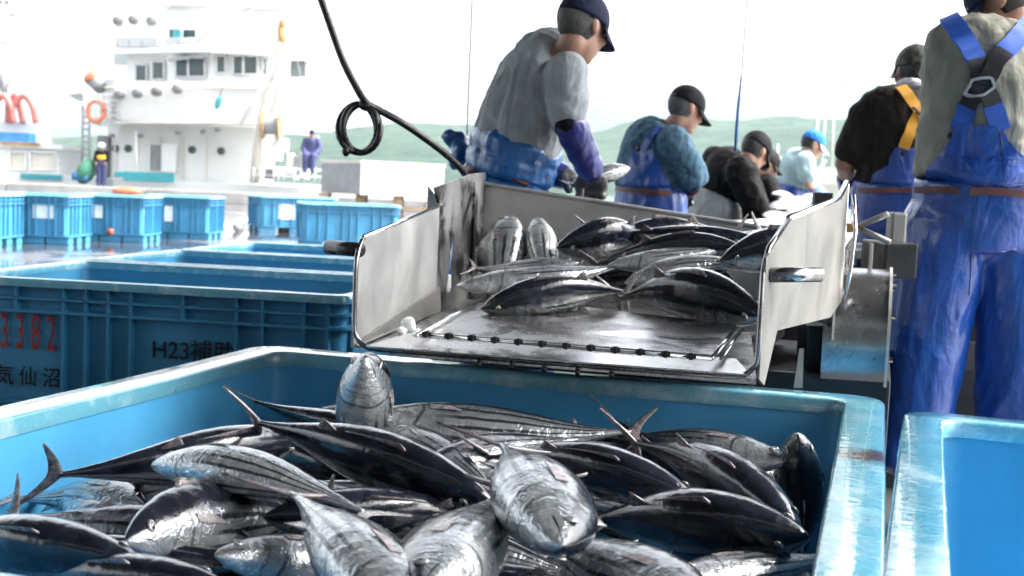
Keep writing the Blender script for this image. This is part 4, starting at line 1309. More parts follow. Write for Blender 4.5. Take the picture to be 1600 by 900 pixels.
bm = bmesh.new(); d = (a0 - a1).normalized(); cyl(bm, a0 + d * .01, a0 + d * .10, .30, 16); obj('orange_cover', bm, M['orange'], so)
bm = bmesh.new(); plate(bm, [P(150, 124, 50.3), P(181, 124, 50.3), P(180, 145, 50.3), P(158, 146, 50.3)], (0, 1, 0), .3); obj('searchlight_housing', bm, M['grey_paint'], ship, False)
bm = bmesh.new(); plate(bm, [P(105, 148, 49.6), P(126, 145, 49.6), P(134, 153, 49.6), P(132, 159, 49.6), P(122, 158, 49.6)], (0, 1, 0), .1); obj('wing_panel', bm, M['grey_paint'], ship, False)
# rails, trim and rigging
for y0, wl_pts in ((62, [(182, 51.2), (262, 49.8), (330, 49.2), (420, 49.2), (486, 50.9)]), (-6, [(256, 51), (330, 50.4), (460, 50.8)])):
    for dy in (0, 5, 10):
        bm = bmesh.new(); tube(bm, [P(x, y0 + dy, Y) for x, Y in wl_pts], .022, 6); obj('bridge_rail', bm, M['grey_paint'], ship)
    for (xa, Ya), (xb, Yb) in zip(wl_pts, wl_pts[1:]):
        for k in range(4):
            x, Y = xa + (xb - xa) * k / 4, Ya + (Yb - Ya) * k / 4
            bm = bmesh.new(); tube(bm, [P(x, y0, Y), P(x, y0 + 11, Y)], .022, 6); obj('rail_post', bm, M['grey_paint'], ship)
for y in (137, 192):
    bm = bmesh.new(); tube(bm, [P(x, y, Y - .03) for x, Y in ((151, 50.5), (178, 49.1), (300, 48.4), (420, 48.7), (489, 50.3))], .05, 6); obj('shading_strip', bm, M['cream_paint'], ship)  # added cream trim lines, the lower standing in for soffit shade
for a, b in (((440, -20), (300, 70)), ((440, -20), (500, 260)), ((350, -60), (352, 4)), ((395, -60), (396, 4)), ((430, 60), (380, 190))):
    bm = bmesh.new(); tube(bm, [P(*a, 49.0), P(*b, 49.0)], .02, 5); obj('rigging_wire', bm, M['grey_paint'], ship)
for k in range(5):
    bm = pbox(178 + 36 * k, 214, 180 + 36 * k, 284, 50.9, .06); obj('wall_stiffener', bm, M['cream_paint'], ship, False)
for x, y in ((180, 232), (200, 232), (300, 234), (345, 236)):
    bm = bmesh.new(); p = P(x, y, 50.95); cyl(bm, p, p + V((0, .1, 0)), .16, 14); obj('porthole', bm, M['glass'], ship)
# ladder at the ship's end
bm = bmesh.new()
for x in (129, 140): tube(bm, [P(x, 165, 50.2), P(x - 1, 282, 50.2)], .05, 6)
for k in range(11): tube(bm, [P(129, 172 + 10 * k, 50.2), P(140, 172 + 10 * k, 50.2)], .035, 6)
obj('ladder', bm, M['grey_paint'], ship)
bm = bmesh.new()
for x in (152, 165): tube(bm, [P(x, 205, 50.4), P(x, 285, 50.4)], .06, 6)
obj('stanchion', bm, W_, ship) if False else bm.free()
bm = pbox(152, 212, 168, 285, 51.5, .4); obj('passage', bm, M['grey_paint'], ship, False)
# fore gear: king post, boom, winches, drum
bm = bmesh.new(); tube(bm, [P(455, -30, 48.6), P(432, 90, 48.4), P(405, 205, 48.3), P(398, 286, 48.3)], [.16, .17, .19, .2], 10); obj('king_post', bm, M['cream_paint'], ship)
for k in range(12):
    y = -10 + 18 * k; xa = 458 - 4.4 * k
    bm = bmesh.new(); tube(bm, [P(xa - 4, y, 48.1), P(xa + 14 - k, y + 16, 48.1)], .035, 5); obj('lattice_bar', bm, M['cream_paint'], ship)
bm = bmesh.new(); tube(bm, [P(474, -20, 48.1), P(452, 90, 48.1), P(414, 205, 48.1)], [.09, .09, .09], 6); obj('lattice_rail', bm, M['cream_paint'], ship)
bm = bmesh.new(); tube(bm, [P(432, 95, 48.1), P(375, 196, 48.0)], .07, 8); tube(bm, [P(472, 0, 48.2), P(425, 130, 48.0)], .06, 8); obj('boom', bm, W_, ship) if False else bm.free()
bm = bmesh.new(); tube(bm, [P(432, 95, 48.1), P(375, 196, 48.0)], .07, 8); obj('boom', bm, W_, ship)
bm = bmesh.new(); tube(bm, [P(474, -20, 48.2), P(425, 130, 48.0)], .06, 8); obj('boom', bm, W_, ship)
for (x, y) in ((441, 58), (438, 48), (441, 38)):
    bm = bmesh.new(); ellipsoid(bm, P(x, y, 48.0), V((.14, 0, 0)), V((0, .1, 0)), V((0, 0, .2)), 10, 8); obj('pulley', bm, M['rust'], ship)
dr_ = P(425, 196, 47.9)
bm = bmesh.new(); cyl(bm, dr_ + V((-.28, 0, 0)), dr_ + V((.28, 0, 0)), .36, 20); wd = obj('winch_drum', bm, M['grey_paint'], ship, True, 40)
for s in (-.32, .32):
    bm = bmesh.new(); cyl(bm, dr_ + V((s - .03, 0, 0)), dr_ + V((s + .03, 0, 0)), .52, 20); obj('drum_flange', bm, M['rust'], wd, True, 40)
bm = bmesh.new(); ellipsoid(bm, P(341, 160, 48.2), V((.12, 0, 0)), V((0, .12, 0)), V((.06, 0, .26)), 10, 8); bu = obj('fender_buoy', bm, M['teal'], ship)
bm = bmesh.new(); tube(bm, [P(343, 152, 48.2), P(352, 122, 48.3)], .025, 6); obj('fender_rope', bm, M['rope'], bu)
random.seed(5)
for k in range(16):                                  # deck gear on the fore part: blocks, vents, lockers
    x = random.uniform(395, 500); y = random.uniform(215, 275); w = random.uniform(6, 22); h = random.uniform(10, 34)
    b2 = pbox(x - w / 2, y - h / 2, x + w / 2, min(284, y + h / 2), 48.0 + random.uniform(0, 1.8), .5, .03)
    obj('deck_gear', b2, random.choice((W_, W_, W_, M['cream_paint'], M['grey_paint'])), ship, False)
for k in range(7):
    x = 395 + k * 16
    bm = bmesh.new(); tube(bm, [P(x, 286, 47.9), P(x + 2, 262, 47.9)], .03, 6); obj('rail_post', bm, W_, ship)
for y in (262, 273):
    bm = bmesh.new(); tube(bm, [P(385, y, 47.9), P(510, y + 4, 47.9)], .025, 6); obj('rail', bm, W_, ship)
for (x, y) in ((175, 209), (220, 209), (278, 205), (318, 203), (340, 200)):
    bm = bmesh.new(); cyl(bm, P(x, y, 50.6), P(x, y + 6, 50.6), .12, 10); obj('deck_lamp', bm, M['grey_paint'], ship)
bm = bmesh.new(); tube(bm, [P(212, 205, 49.6), P(215, 286, 49.6)], .05, 6); obj('stay_pole', bm, W_, ship)
bm = pbox(248, 232, 250, 250, 50.0, .05); bm.free()
# green tarpaulin, blue crate on the ship's after deck
bm = bmesh.new(); ellipsoid(bm, P(135, 268, 48.6), V((.38, 0, 0)), V((0, .5, 0)), V((.14, 0, .50)), 12, 8)
tag(obj('tarpaulin_bundle', bm, M['green'], None), 'green tarpaulin bundle on the ship deck beside the man in a yellow vest', 'tarpaulin')
bm = bmesh.new(); pb(bm, 112, 270, 136, 282, 48.2, .4)
tag(obj('deck_box', bm, M['boatblue'], None), 'small light blue box on the ship deck below the green tarpaulin', 'box')

# ------------------------------------------------------------------ the smaller boat at the left edge
bt = thing('small_boat', (P(30, 290, 51).x, 52, 0), 0, 'smaller white boat with red arched pipes at the left edge', 'boat')
bm = pbox(-120, 268, 100, 330, 50.6, 3.5); obj('hull', bm, W_, bt, False)
bm = pbox(-120, 228, 92, 270, 51.2, 2.6); obj('cabin', bm, W_, bt, False)
bm = pbox(-120, 222, 96, 229, 51.0, 3.0); obj('cabin_roof', bm, W_, bt, False)
bm = pbox(-10, 207, 45, 222, 51.2, .8); obj('blue_box', bm, M['boatblue'], bt, False)
bm = pbox(0, 222, 62, 227, 50.9, .05); obj('rusty_streak', bm, M['rust'], bt, False)
for a, b in ((14, 40), (46, 86)):
    bm = pbox(a, 238, b, 265, 51.12, .1); w = obj('window', bm, M['cream_paint'], bt, False)
    bm = bmesh.new(); tube(bm, [P(a, 238, 51.05), P(b, 238, 51.05), P(b, 265, 51.05), P(a, 265, 51.05), P(a, 238, 51.05)], .04, 6); obj('window_frame', bm, W_, w)
bm = pbox(62, 240, 72, 264, 51.0, .08); obj('dark_figurehead', bm, M['grey_paint'], bt, False) if False else bm.free()
bm = pbox(32, 272, 96, 280, 50.5, .1); obj('teal_strip', bm, M['teal'], bt, False)
for (x0, x1, top, dY, m) in ((-12, 22, 150, 0, 'redpipe'), (12, 36, 148, .3, 'redpipe'), (18, 56, 150, .1, 'redpipe')):
    bm = bmesh.new()
    tube(bm, catmull([P(x0, 192, 51.5 + dY), P(x0 + 3, 165, 51.5 + dY), P((x0 + x1) / 2, top, 51.5 + dY), P(x1 - 6, 165, 51.5 + dY), P(x1, 192, 51.5 + dY)], 6), .13, 8)
    obj('pipe_arch', bm, M[m], bt)
bm = pbox(-60, 190, 60, 224, 51.9, 1.5); obj('engine_casing', bm, W_, bt, False)
bm = bmesh.new(); tube(bm, [P(4, 0, 52), P(9, 40, 52), P(11, 130, 52), P(8, 200, 52)], .05, 8); obj('mast', bm, M['grey_paint'], bt)
for (a, b) in (((-10, 66), (12, 66)), ((14, 24), (28, 22)), ((-14, 130), (28, 133))):
    bm = bmesh.new(); tube(bm, [P(*a, 52), P(*b, 52)], .06, 6); obj('cross_spar', bm, M['grey_paint'], bt)
bm = bmesh.new(); ellipsoid(bm, P(5, 128, 52), V((.2, 0, 0)), V((0, .2, 0)), V((0, 0, .45)), 10, 8); obj('radar', bm, M['grey_paint'], bt)
bm = pbox(-4, 0, 14, 6, 52, .2); obj('mast_head', bm, M['grey_paint'], bt, False)

# ------------------------------------------------------------------ on the far quay
gb = thing('quay_box', (P(595, 300, 40).x, 41, 0), 0, 'big grey and cream steel box raised on wooden pallets on the quay', 'box')
A0, A1, A2 = P(497, 303, 41.5), P(563, 305, 40), P(692, 300, 41.2)
bt_ = P(563, 252, 40).z; bb_ = P(563, 304, 40).z
foot = [V((A0.x, 42.2, 0)), V((A1.x, 40, 0)), V((A2.x, 41.4, 0)), V((A2.x - 1.4, 43.6, 0))]
bm = bmesh.new(); loft(bm, [[up(p, bb_) for p in foot], [up(p, bt_) for p in foot]]); obj('body', bm, M['cream_paint'], gb, False)
bm = bmesh.new(); cen = sum(foot, V()) / 4
loft(bm, [[up(cen + (p - cen) * 1.02, bt_ - .06) for p in foot], [up(cen + (p - cen) * 1.02, bt_ + .03) for p in foot]]); obj('rim', bm, M['cream_paint'], gb, False)
bm = bmesh.new(); plate(bm, [up(foot[0] + V((-.02, -.03, 0)), bb_ + .02), up(foot[1] + V((-.02, -.03, 0)), bb_ + .02), up(foot[1] + V((-.02, -.03, 0)), bt_ - .08), up(foot[0] + V((-.02, -.03, 0)), bt_ - .08)], (0, 1, 0), .01); obj('grey_end', bm, M['grey_paint'], gb, False)
pt = thing('wooden_pallet', (P(600, 305, 40.6).x, 41.4, 0), 0, 'wooden pallet stack carrying the grey and cream box', 'pallet')
for k in range(4):
    bm = bmesh.new(); box(bm, (P(505 + 58 * k, 310, 41).x, 41.4, bb_ / 2), (.3, 1.0, bb_ - .01)); obj('block', bm, M['wood'], pt, False)
for k in range(3):
    bm = bmesh.new(); box(bm, (P(595, 310, 41).x, 40.85 + .5 * k, bb_ * .35), (3.6, .12, .08)); obj('board', bm, M['wood'], pt, False)
fl_ = thing('float', (0, 0, 0)); bpy.data.objects.remove(fl_)
bm = bmesh.new(); p = P(198, 299, 45.6); ellipsoid(bm, p, V((.55, 0, 0)), V((0, .2, 0)), V((0, 0, .16)), 16, 8)
tag(obj('orange_float', bm, M['orange'], None), 'long faded orange float lying on the quay edge below the white ship', 'float')
# flat hand cart
hc = thing('hand_cart', (P(355, 365, 24).x, 24, 0), 0, 'white flat hand cart with a small wheel between the far totes', 'cart')
bm = bmesh.new(); plate(bm, [P(338, 352, 24), P(380, 340, 26), P(380, 346, 26), P(340, 358, 24)], (0, 1, 0), .7); obj('deck', bm, M['white_plastic'], hc, False)
bm = bmesh.new(); plate(bm, [P(335, 370, 24.2), P(372, 350, 24.5), P(376, 368, 24.5), P(345, 374, 24.2)], (0, 1, .2), .3); obj('tarp', bm, M['white_plastic'], hc, False)
bm = bmesh.new(); tube(bm, [P(326, 330, 24.6), P(345, 328, 24.6), P(347, 352, 24.6)], .03, 6); obj('handle', bm, M['grey_paint'], hc)
for x in (340, 372):
    bm = bmesh.new(); c = P(x, 358, 24.1); cyl(bm, V((c.x, 24.0, .09)), V((c.x, 24.06, .09)), .09, 16); obj('wheel', bm, M['grey_paint'], hc)
# pale stern boat and masts behind the far workers
fbw = thing('moored_boat', (P(1300, 290, 60).x, 61, -1.6), 0, 'pale moored boat with two masts beyond the far workers', 'boat')
bm = bmesh.new(); loft(bm, [[P(x, y, Y) for x, y, Y in ((1190, 318, 60), (1480, 330, 60), (1480, 330, 63), (1190, 318, 63))], [P(x, y, Y) for x, y, Y in ((1180, 285, 59.7), (1500, 290, 59.7), (1500, 290, 63.3), (1180, 285, 63.3))]]); obj('hull', bm, M['cream_paint'], fbw, False)
bm = pbox(1210, 245, 1240, 288, 60.5, 2); obj('cabin', bm, W_, fbw, False)
bm = pbox(1275, 262, 1330, 290, 60.3, 1.5); obj('deck_house', bm, M['cream_paint'], fbw, False)
for x0, y0, x1, y1, r in ((1280, 152, 1270, 290, .09), (1291, 165, 1283, 285, .05), (1303, 185, 1300, 270, .04), (1216, 225, 1214, 260, .06)):
    bm = bmesh.new(); tube(bm, [P(x0, y0, 60.8), P(x1, y1, 60.8)], r * .6, 6); obj('mast', bm, M['cream_paint'], fbw)
bm = bmesh.new(); tube(bm, [P(1285, 215, 60.7), P(1255, 245, 60.7)], .10, 6); obj('boom', bm, M['redpipe'], fbw)
bm = bmesh.new(); tube(bm, [P(1290, 250, 55), P(1262, 292, 55)], .05, 6); 
tag(obj('white_pole', bm, W_, None), 'slanting white pole behind the worker in the blue and white cap', 'pole')
# ================================================================== people
def cloth(name, c, rough=.75, var=.2, sheen=0.0, bump=.7, bscale=9, scale=7, weave=True):
    m, n, l, b = nt(name)
    v = coords(n, l)
    f = noise_node(n, l, v, scale, 6, .6)
    l.new(mix_col(n, l, smooth_node(n, l, f, .3, .7), tuple(x * (1 - var) for x in c), tuple(min(1, x * (1 + var)) for x in c)), b.inputs['Base Color'])
    b.inputs['Roughness'].default_value = rough
    b.inputs['Specular IOR Level'].default_value = .16
    h = noise_node(n, l, coords(n, l, 'Object', (1, 1, .45)), bscale, 4, .5, 1.4)
    nn = bump_node(n, l, h, bump, .02)
    nn = bump_node(n, l, ridge_node(n, l, coords(n, l, 'Object', (1, 1, .55)), 6.0, 6.0, 1.5), .32, .012, nn)
    if weave: nn = bump_node(n, l, noise_node(n, l, v, 420, 2, .5), .2, .001, nn)
    l.new(nn, b.inputs['Normal'])
    return m
def pvc(name, c):
    m, n, l, b = nt(name)
    v = coords(n, l)
    f = noise_node(n, l, v, 5, 6, .6)
    l.new(mix_col(n, l, smooth_node(n, l, f, .3, .7), tuple(x * .72 for x in c), tuple(x * 1.1 for x in c)), b.inputs['Base Color'])
    l.new(smooth_node(n, l, noise_node(n, l, v, 13, 4, .6), .3, .7, .30, .48), b.inputs['Roughness'])
    b.inputs['Coat Weight'].default_value = .45; b.inputs['Coat Roughness'].default_value = .07
    h = noise_node(n, l, coords(n, l, 'Object', (1, 1, .5)), 9, 5, .55, 1.8)
    h2 = noise_node(n, l, v, 28, 3, .5, 1.0)
    rg = ridge_node(n, l, coords(n, l, 'Object', (1, 1, .38)), 6.5, 7.0, 1.6)
    rg2 = ridge_node(n, l, coords(n, l, 'Object', (1, 1, .7)), 13, 8.0, 1.8)
    nn = bump_node(n, l, rg, .17, .018, bump_node(n, l, h, .25, .03))
    l.new(bump_node(n, l, h2, .08, .006, bump_node(n, l, rg2, .14, .006, nn)), b.inputs['Normal'])
    return m
M['skin'] = mk('skin', (0.36, 0.20, 0.14), 0.5, var=.15, scale=14, bump=.15, bscale=120, bdist=.001)
M['skin_dark'] = mk('tanned_skin', (0.20, 0.105, 0.075), 0.5, var=.15, scale=14, bump=.15, bscale=120, bdist=.001)
M['grey_shirt'] = cloth('grey_cotton', (0.30, 0.33, 0.345))
M['khaki_shirt'] = cloth('khaki_cotton', (0.235, 0.235, 0.195), scale=4, bscale=9)
M['denim'] = cloth('checked_blue_cotton', (0.055, 0.115, 0.17), var=.4, scale=30)
M['black_shirt'] = cloth('black_cotton', (0.005, 0.0045, 0.005))
M['brown_shirt'] = cloth('dark_brown_cotton', (0.011, 0.008, 0.007))
M['pale_shirt'] = cloth('pale_blue_cotton', (0.30, 0.42, 0.45))
M['purple'] = cloth('purple_work_clothes', (0.055, 0.06, 0.14))
M['wader_blue'] = pvc('blue_pvc_overalls', (0.0015, 0.054, 0.30))
M['wader_deep'] = pvc('deep_blue_pvc_overalls', (0.0015, 0.042, 0.24))
M['wader_sky'] = pvc('light_blue_pvc_overalls', (0.012, 0.12, 0.36))
M['wader_white'] = pvc('white_pvc_overalls', (0.34, 0.36, 0.34))
M['sleeve_navy'] = pvc('navy_arm_cover', (0.010, 0.016, 0.17))
M['sleeve_black'] = cloth('black_elbow_pad', (0.008, 0.008, 0.012))
M['sleeve_red'] = cloth('dark_red_sleeve', (0.10, 0.012, 0.02))
M['cap_navy'] = cloth('navy_cap', (0.012, 0.017, 0.045), bump=.15)
M['cap_black'] = cloth('black_cap', (0.008, 0.009, 0.012), bump=.15)
M['cap_blue'] = cloth('blue_cap', (0.02, 0.16, 0.48), bump=.15)
M['white_cloth'] = cloth('white_cloth', (0.62, 0.62, 0.66), bump=.5, bscale=30)
def camo():
    m, n, l, b = nt('camouflage_cap')
    v = coords(n, l)
    f = noise_node(n, l, v, 22, 3, .5, .6); g = noise_node(n, l, v, 17, 3, .5, .9)
    c = mix_col(n, l, smooth_node(n, l, f, .47, .53), (0.045, 0.05, 0.04), (0.012, 0.014, 0.012))
    l.new(mix_col(n, l, smooth_node(n, l, g, .56, .6), c, (0.09, 0.09, 0.07)), b.inputs['Base Color'])
    b.inputs['Roughness'].default_value = .7
    return m
M['camo'] = camo()
M['glove_grey'] = mk('wet_grey_glove', (0.07, 0.07, 0.065), .35, var=.4, scale=20, bump=.3, bscale=60)
M['glove_yellow'] = mk('yellow_rubber_glove', (0.45, 0.33, 0.05), .4, var=.2)
M['glove_blue'] = mk('blue_rubber_glove', (0.04, 0.16, 0.50), .4, var=.2)
M['hair_grey'] = mk('grey_hair', (0.07, 0.07, 0.068), .6, var=.6, scale=60, stretch=(3, 3, .5), bump=.6, bscale=140)
M['hair_black'] = mk('black_hair', (0.012, 0.011, 0.011), .5, var=.5, scale=60, stretch=(3, 3, .5), bump=.6, bscale=140)
M['belt'] = mk('brown_belt', (0.10, 0.028, 0.022), .5, var=.3, scale=10)
M['strap_black'] = mk('black_webbing', (0.008, 0.009, 0.014), .7, var=.2)
M['strap_yellow'] = mk('yellow_webbing', (0.55, 0.27, 0.02), .7, var=.15)
M['strap_blue'] = mk('blue_pvc_strap', (0.008, 0.08, 0.42), .65, var=.15)
M['ring'] = mk('grey_plastic_ring', (0.32, 0.35, 0.38), .4, var=.1)
M['eyewhite'] = mk('eye_white', (0.55, 0.52, 0.48), .2, var=.05)
M['hivis'] = cloth('yellow_vest', (0.75, 0.45, 0.05))
M['helmet'] = mk('white_helmet', (0.75, 0.76, 0.76), .3, var=.05)

def lerp(a, b, t): return a + (b - a) * t
class Person:
    """one figure: joints are places in the scene; every garment is grown over the same skeleton"""
    def __init__(s, label, J, face, group=None, g=1.0, skin='skin', voxel=.009, up_=None, base=None):
        s.J = {k: V(v) for k, v in J.items()}
        s.g = g; s.voxel = voxel
        J = s.J
        s.f = V(face).normalized()
        s.u = V(up_ or (0, 0, 1)); s.u = (s.u - s.f * s.u.dot(s.f)).normalized()
        s.r = s.f.cross(s.u)
        s.rp = (J['hip_r'] - J['hip_l']).normalized(); s.rs = (J['sh_r'] - J['sh_l']).normalized()
        b = base or (J['an_l'] + J['an_r']) / 2
        s.root = thing('person', (b.x, b.y, b.z - .09), 0, label, 'person', group)
        bm = bmesh.new()
        s.torso(bm, 0, 1, 0); s.head(bm)
        for q in 'lr':
            s.arm(bm, q, 0, 1, (.056, .043, .030)); s.hand(bm, q); s.leg(bm, q, (.085, .058, .042)); s.foot(bm, q, 0)
        s.body = obj('body', remesh(bm, voxel, 3), M[skin], s.root)
        s.eyes()
    def sec(s, t):                                     # torso section: centre, half axes
        J = s.J
        pel = (J['hip_l'] + J['hip_r']) / 2; nk = J['neck']; ch = J['chest']
        c = pel * (1 - t) ** 2 + (ch * 2 - pel * .5 - nk * .5) * (2 * t * (1 - t)) + nk * t * t
        c2 = pel * (1 - t - .02) ** 2 + (ch * 2 - pel * .5 - nk * .5) * (2 * (t + .02) * (1 - t - .02)) + nk * (t + .02) ** 2
        d = (c2 - c).normalized()
        r = s.rp.lerp(s.rs, min(1, t * 1.2)).normalized(); r = (r - d * r.dot(d)).normalized()
        f = d.cross(r)
        return c, r, -f, d
    PR = [(0, .160, .115), (.15, .158, .118), (.3, .148, .110), (.5, .158, .118), (.7, .178, .122), (.85, .175, .108), (.93, .135, .085), (1.0, .065, .062)]
    def rad(s, t):
        for (a, x, y), (b, z, w) in zip(s.PR, s.PR[1:]):
            if a <= t <= b:
                k = (t - a) / (b - a); return lerp(x, z, k) * s.g, lerp(y, w, k) * s.g
        return s.PR[-1][1] * s.g, s.PR[-1][2] * s.g
    def torso(s, bm, t0, t1, off, flare=0.0, n=14):
        rings = []
        for i in range(n + 1):
            t = lerp(t0, t1, i / n)
            c, r, f, d = s.sec(t); a, b = s.rad(max(0, t))
            o = off + flare * (1 - i / n) ** 2
            rings.append([c + r * math.cos(x) * (a + o) + f * math.sin(x) * (b + o) for x in [2 * math.pi * k / 24 for k in range(24)]])
        loft(bm, rings)
    def arm(s, bm, q, a, b, rad, off=0.0):
        J = s.J; S, E, Wr = J['sh_' + q], J['el_' + q], J['wr_' + q]
        pts, rs = [], []
        ts = sorted({a, b} | {t for t in (.25, .5, .75) if a < t < b})
        for t in ts:
            pts.append(S.lerp(E, t * 2) if t <= .5 else E.lerp(Wr, t * 2 - 1))
            rs.append((lerp(rad[0], rad[1], t * 2) if t <= .5 else lerp(rad[1], rad[2], t * 2 - 1)) * s.g + off)
        chain(bm, pts, rs, 14)
        if a == 0: rcone(bm, S, rs[0] * 1.08, S.lerp(s.J['neck'], .45) + V((0, 0, -.03)), rs[0] * .95, 14)
    def leg(s, bm, q, rad, off=0.0, k=1.0):
        J = s.J; h, n, a = J['hip_' + q], J['kn_' + q], J['an_' + q]
        chain(bm, [h, h.lerp(n, .5), n, n.lerp(a, .35), a], [(rad[0] + off) * k, (lerp(rad[0], rad[1], .45) + off) * k, (rad[1] + off) * k, (rad[1] * .98 + off) * k, (rad[2] + off) * k], 16)
    def foot(s, bm, q, off):
        a = s.J['an_' + q]; d = V((s.f.x, s.f.y, 0))
        if d.length < .1: d = V((0, 1, 0))
        d.normalize()
        rcone(bm, a + V((0, 0, -.045)) - d * .03, .038 + off, a + V((0, 0, -.06)) + d * .14, .030 + off)
    def head(s, bm):
        c, f, u, r = s.J['head'], s.f, s.u, s.r
        rcone(bm, s.J['neck'] - u * .02, .060, c - u * .07 - f * .022, .054, 16)
        ellipsoid(bm, c + u * .028 - f * .012, r * .077, f * .098, u * .098)
        ellipsoid(bm, c + f * .028 - u * .045, r * .060, f * .068, u * .078)
        rcone(bm, c + f * .070 - u * .100, .022, c + f * .03 - u * .09, .040)
        rcone(bm, c + f * .094 + u * .012, .010, c + f * .112 - u * .030, .0145)
        rcone(bm, c + f * .086 + u * .030 - r * .034, .013, c + f * .086 + u * .030 + r * .034, .013)
        for k in (-1, 1):
            ellipsoid(bm, c + r * k * .079 - f * .012 - u * .006, r * .012 + f * -.006 * k, f * .021, u * .034 - f * .006)
            ellipsoid(bm, c + r * k * .040 + f * .072 - u * .025, r * .026, f * .02, u * .024)
        rcone(bm, c + f * .090 - u * .060 - r * .020, .010, c + f * .090 - u * .060 + r * .020, .010)
        rcone(bm, c + f * .087 - u * .074 - r * .016, .010, c + f * .087 - u * .074 + r * .016, .010)
    def eyes(s):
        c, f, u, r = s.J['head'], s.f, s.u, s.r
        for k in (-1, 1):
            bm = bmesh.new(); ellipsoid(bm, c + f * .083 + u * .006 + r * k * .032, r * .013, f * .011, u * .010, 10, 8)
            obj('eye', bm, M['eyewhite'], s.root)
    def hand(s, bm, q, off=0.0, curl=.75):
        J = s.J; Wr = J['wr_' + q]; d = (Wr - J['el_' + q]).normalized()
        if 'hd_' + q in J: d = (J['hd_' + q] - Wr).normalized()
        n = J['pn_' + q].normalized() if 'pn_' + q in J else V((0, 0, -1))       # palm faces this way
        n = (n - d * n.dot(d)).normalized(); sd = d.cross(n)
        if q == 'l': sd = -sd                                                    # towards the thumb side
        rcone(bm, Wr - d * .02, .030 + off, Wr + d * .02, .030 + off)
        ellipsoid(bm, Wr + d * .048, d * (.052 + off), sd * (.044 + off), n * (.017 + off), 14, 10)
        for i, (w, L, b0) in enumerate(((.032, .070, .082), (.011, .078, .088), (-.011, .073, .085), (-.032, .058, .076))):
            p = Wr + d * b0 + sd * w; a = .25 + .1 * i
            dirv = d; pts = [Wr + d * .06 + sd * w * .9, p]
            for seg, fr in ((0, .45), (1, .32), (2, .25)):
                a += curl * (.55 + .35 * seg)
                pts.append(pts[-1] + (d * math.cos(a) + n * math.sin(a) + sd * w * 1.2).normalized() * L * fr)
            chain(bm, pts, [.011 + off, .0105 + off, .0098 + off, .009 + off, .008 + off], 8)
        p = Wr + d * .022 + sd * .032
        pts = [Wr + d * .015 + sd * .015, p, p + (d * .75 + sd * .65 + n * .35).normalized() * .038]
        pts.append(pts[-1] + (d * .8 + n * .6 + sd * .1).normalized() * .028)
        chain(bm, pts, [.017 + off, .015 + off, .012 + off, .0095 + off], 8)
    # ---- garments
    def garment(s, name, build, m, voxel=None, disp=.010, dscale=.10, smooth=4, seed=0):
        bm = bmesh.new(); build(bm)
        me = remesh(bm, voxel or s.voxel * 1.15, smooth, disp, dscale, name, seed)
        o = obj(name, me, M[m], s.root)
        return o
    def shirt(s, m, sl=.45, sr=.45, t0=.18, off=.022, ra=(.078, .075, .07), **k):
        def b(bm):
            s.torso(bm, t0, .985, off, .012)
            for q, L in (('l', sl), ('r', sr)): s.arm(bm, q, 0, L, ra)
            c, r, f, d = s.sec(.97)
            ellipsoid(bm, c, r * .085 * s.g, f * .080 * s.g, d * .035)
        s.sh = s.garment('shirt', b, m, **k); return s.sh
    def waders(s, m, t1=.36, off=.040, k=1.0, rad=(.105, .085, .080), **kw):
        def b(bm):
            s.torso(bm, -.06, t1, off)
            c, r, f, d = s.sec(0)
            ellipsoid(bm, c, r * .19 * s.g, f * .145 * s.g, d * .15)
            for q in 'lr':
                s.leg(bm, q, rad, .012, k); s.foot(bm, q, .02)
        s.wd = s.garment('waders', b, m, **kw); return s.wd
    def glove(s, q, m, off=.005, curl=.75):
        bm = bmesh.new(); s.hand(bm, q, off, curl)
        J = s.J; d = (J['wr_' + q] - J['el_' + q]).normalized()
        rcone(bm, J['wr_' + q] - d * .07, .040 + off, J['wr_' + q], .034 + off)
        return obj('glove', remesh(bm, .0042 if s.voxel < .012 else .006, 2), M[m], s.root)
    def sleeve(s, q, a, b, m, rad, name='arm_cover', disp=.005, seed=0):
        return s.garment(name, lambda bm: s.arm(bm, q, a, b, rad), m, disp=disp, dscale=.05, seed=seed)
    def cap(s, m, brim=.075, brim_m=None, hair='hair_black', tilt=0.0, brim_on=True, droop=.35):
        c, f, u, r = s.J['head'], s.f, s.u, s.r
        f2 = (f * math.cos(tilt) - u * math.sin(tilt)).normalized(); u2 = r.cross(f2)
        o0 = c + u2 * .030 - f2 * .008
        bm = bmesh.new()
        rings = []
        for i in range(12):
            t = R(-8 + 96 * i / 11)
            k = math.cos(t); z = math.sin(t)
            rings.append([o0 + (r * .088 * math.cos(a) + f2 * .110 * math.sin(a)) * max(.02, k) * (1.02 if i == 0 else 1) + u2 * z * .100
                          for a in [2 * math.pi * j / 28 for j in range(28)]])
        inner = [[o0 + (p - o0) * .965 for p in rg] for rg in reversed(rings)]
        vr = loft(bm, rings, True, False, True)
        vi = loft(bm, inner, True, True, False)
        for k in range(28): face(bm, (vr[0][k], vr[0][(k + 1) % 28], vi[-1][(k + 1) % 28], vi[-1][k]))
        cp = obj('cap', bm, M[m], s.root)
        bm = bmesh.new(); ellipsoid(bm, o0 + u2 * .099, r * .008, f2 * .008, u2 * .006, 10, 6); obj('cap_button', bm, M[m], cp)
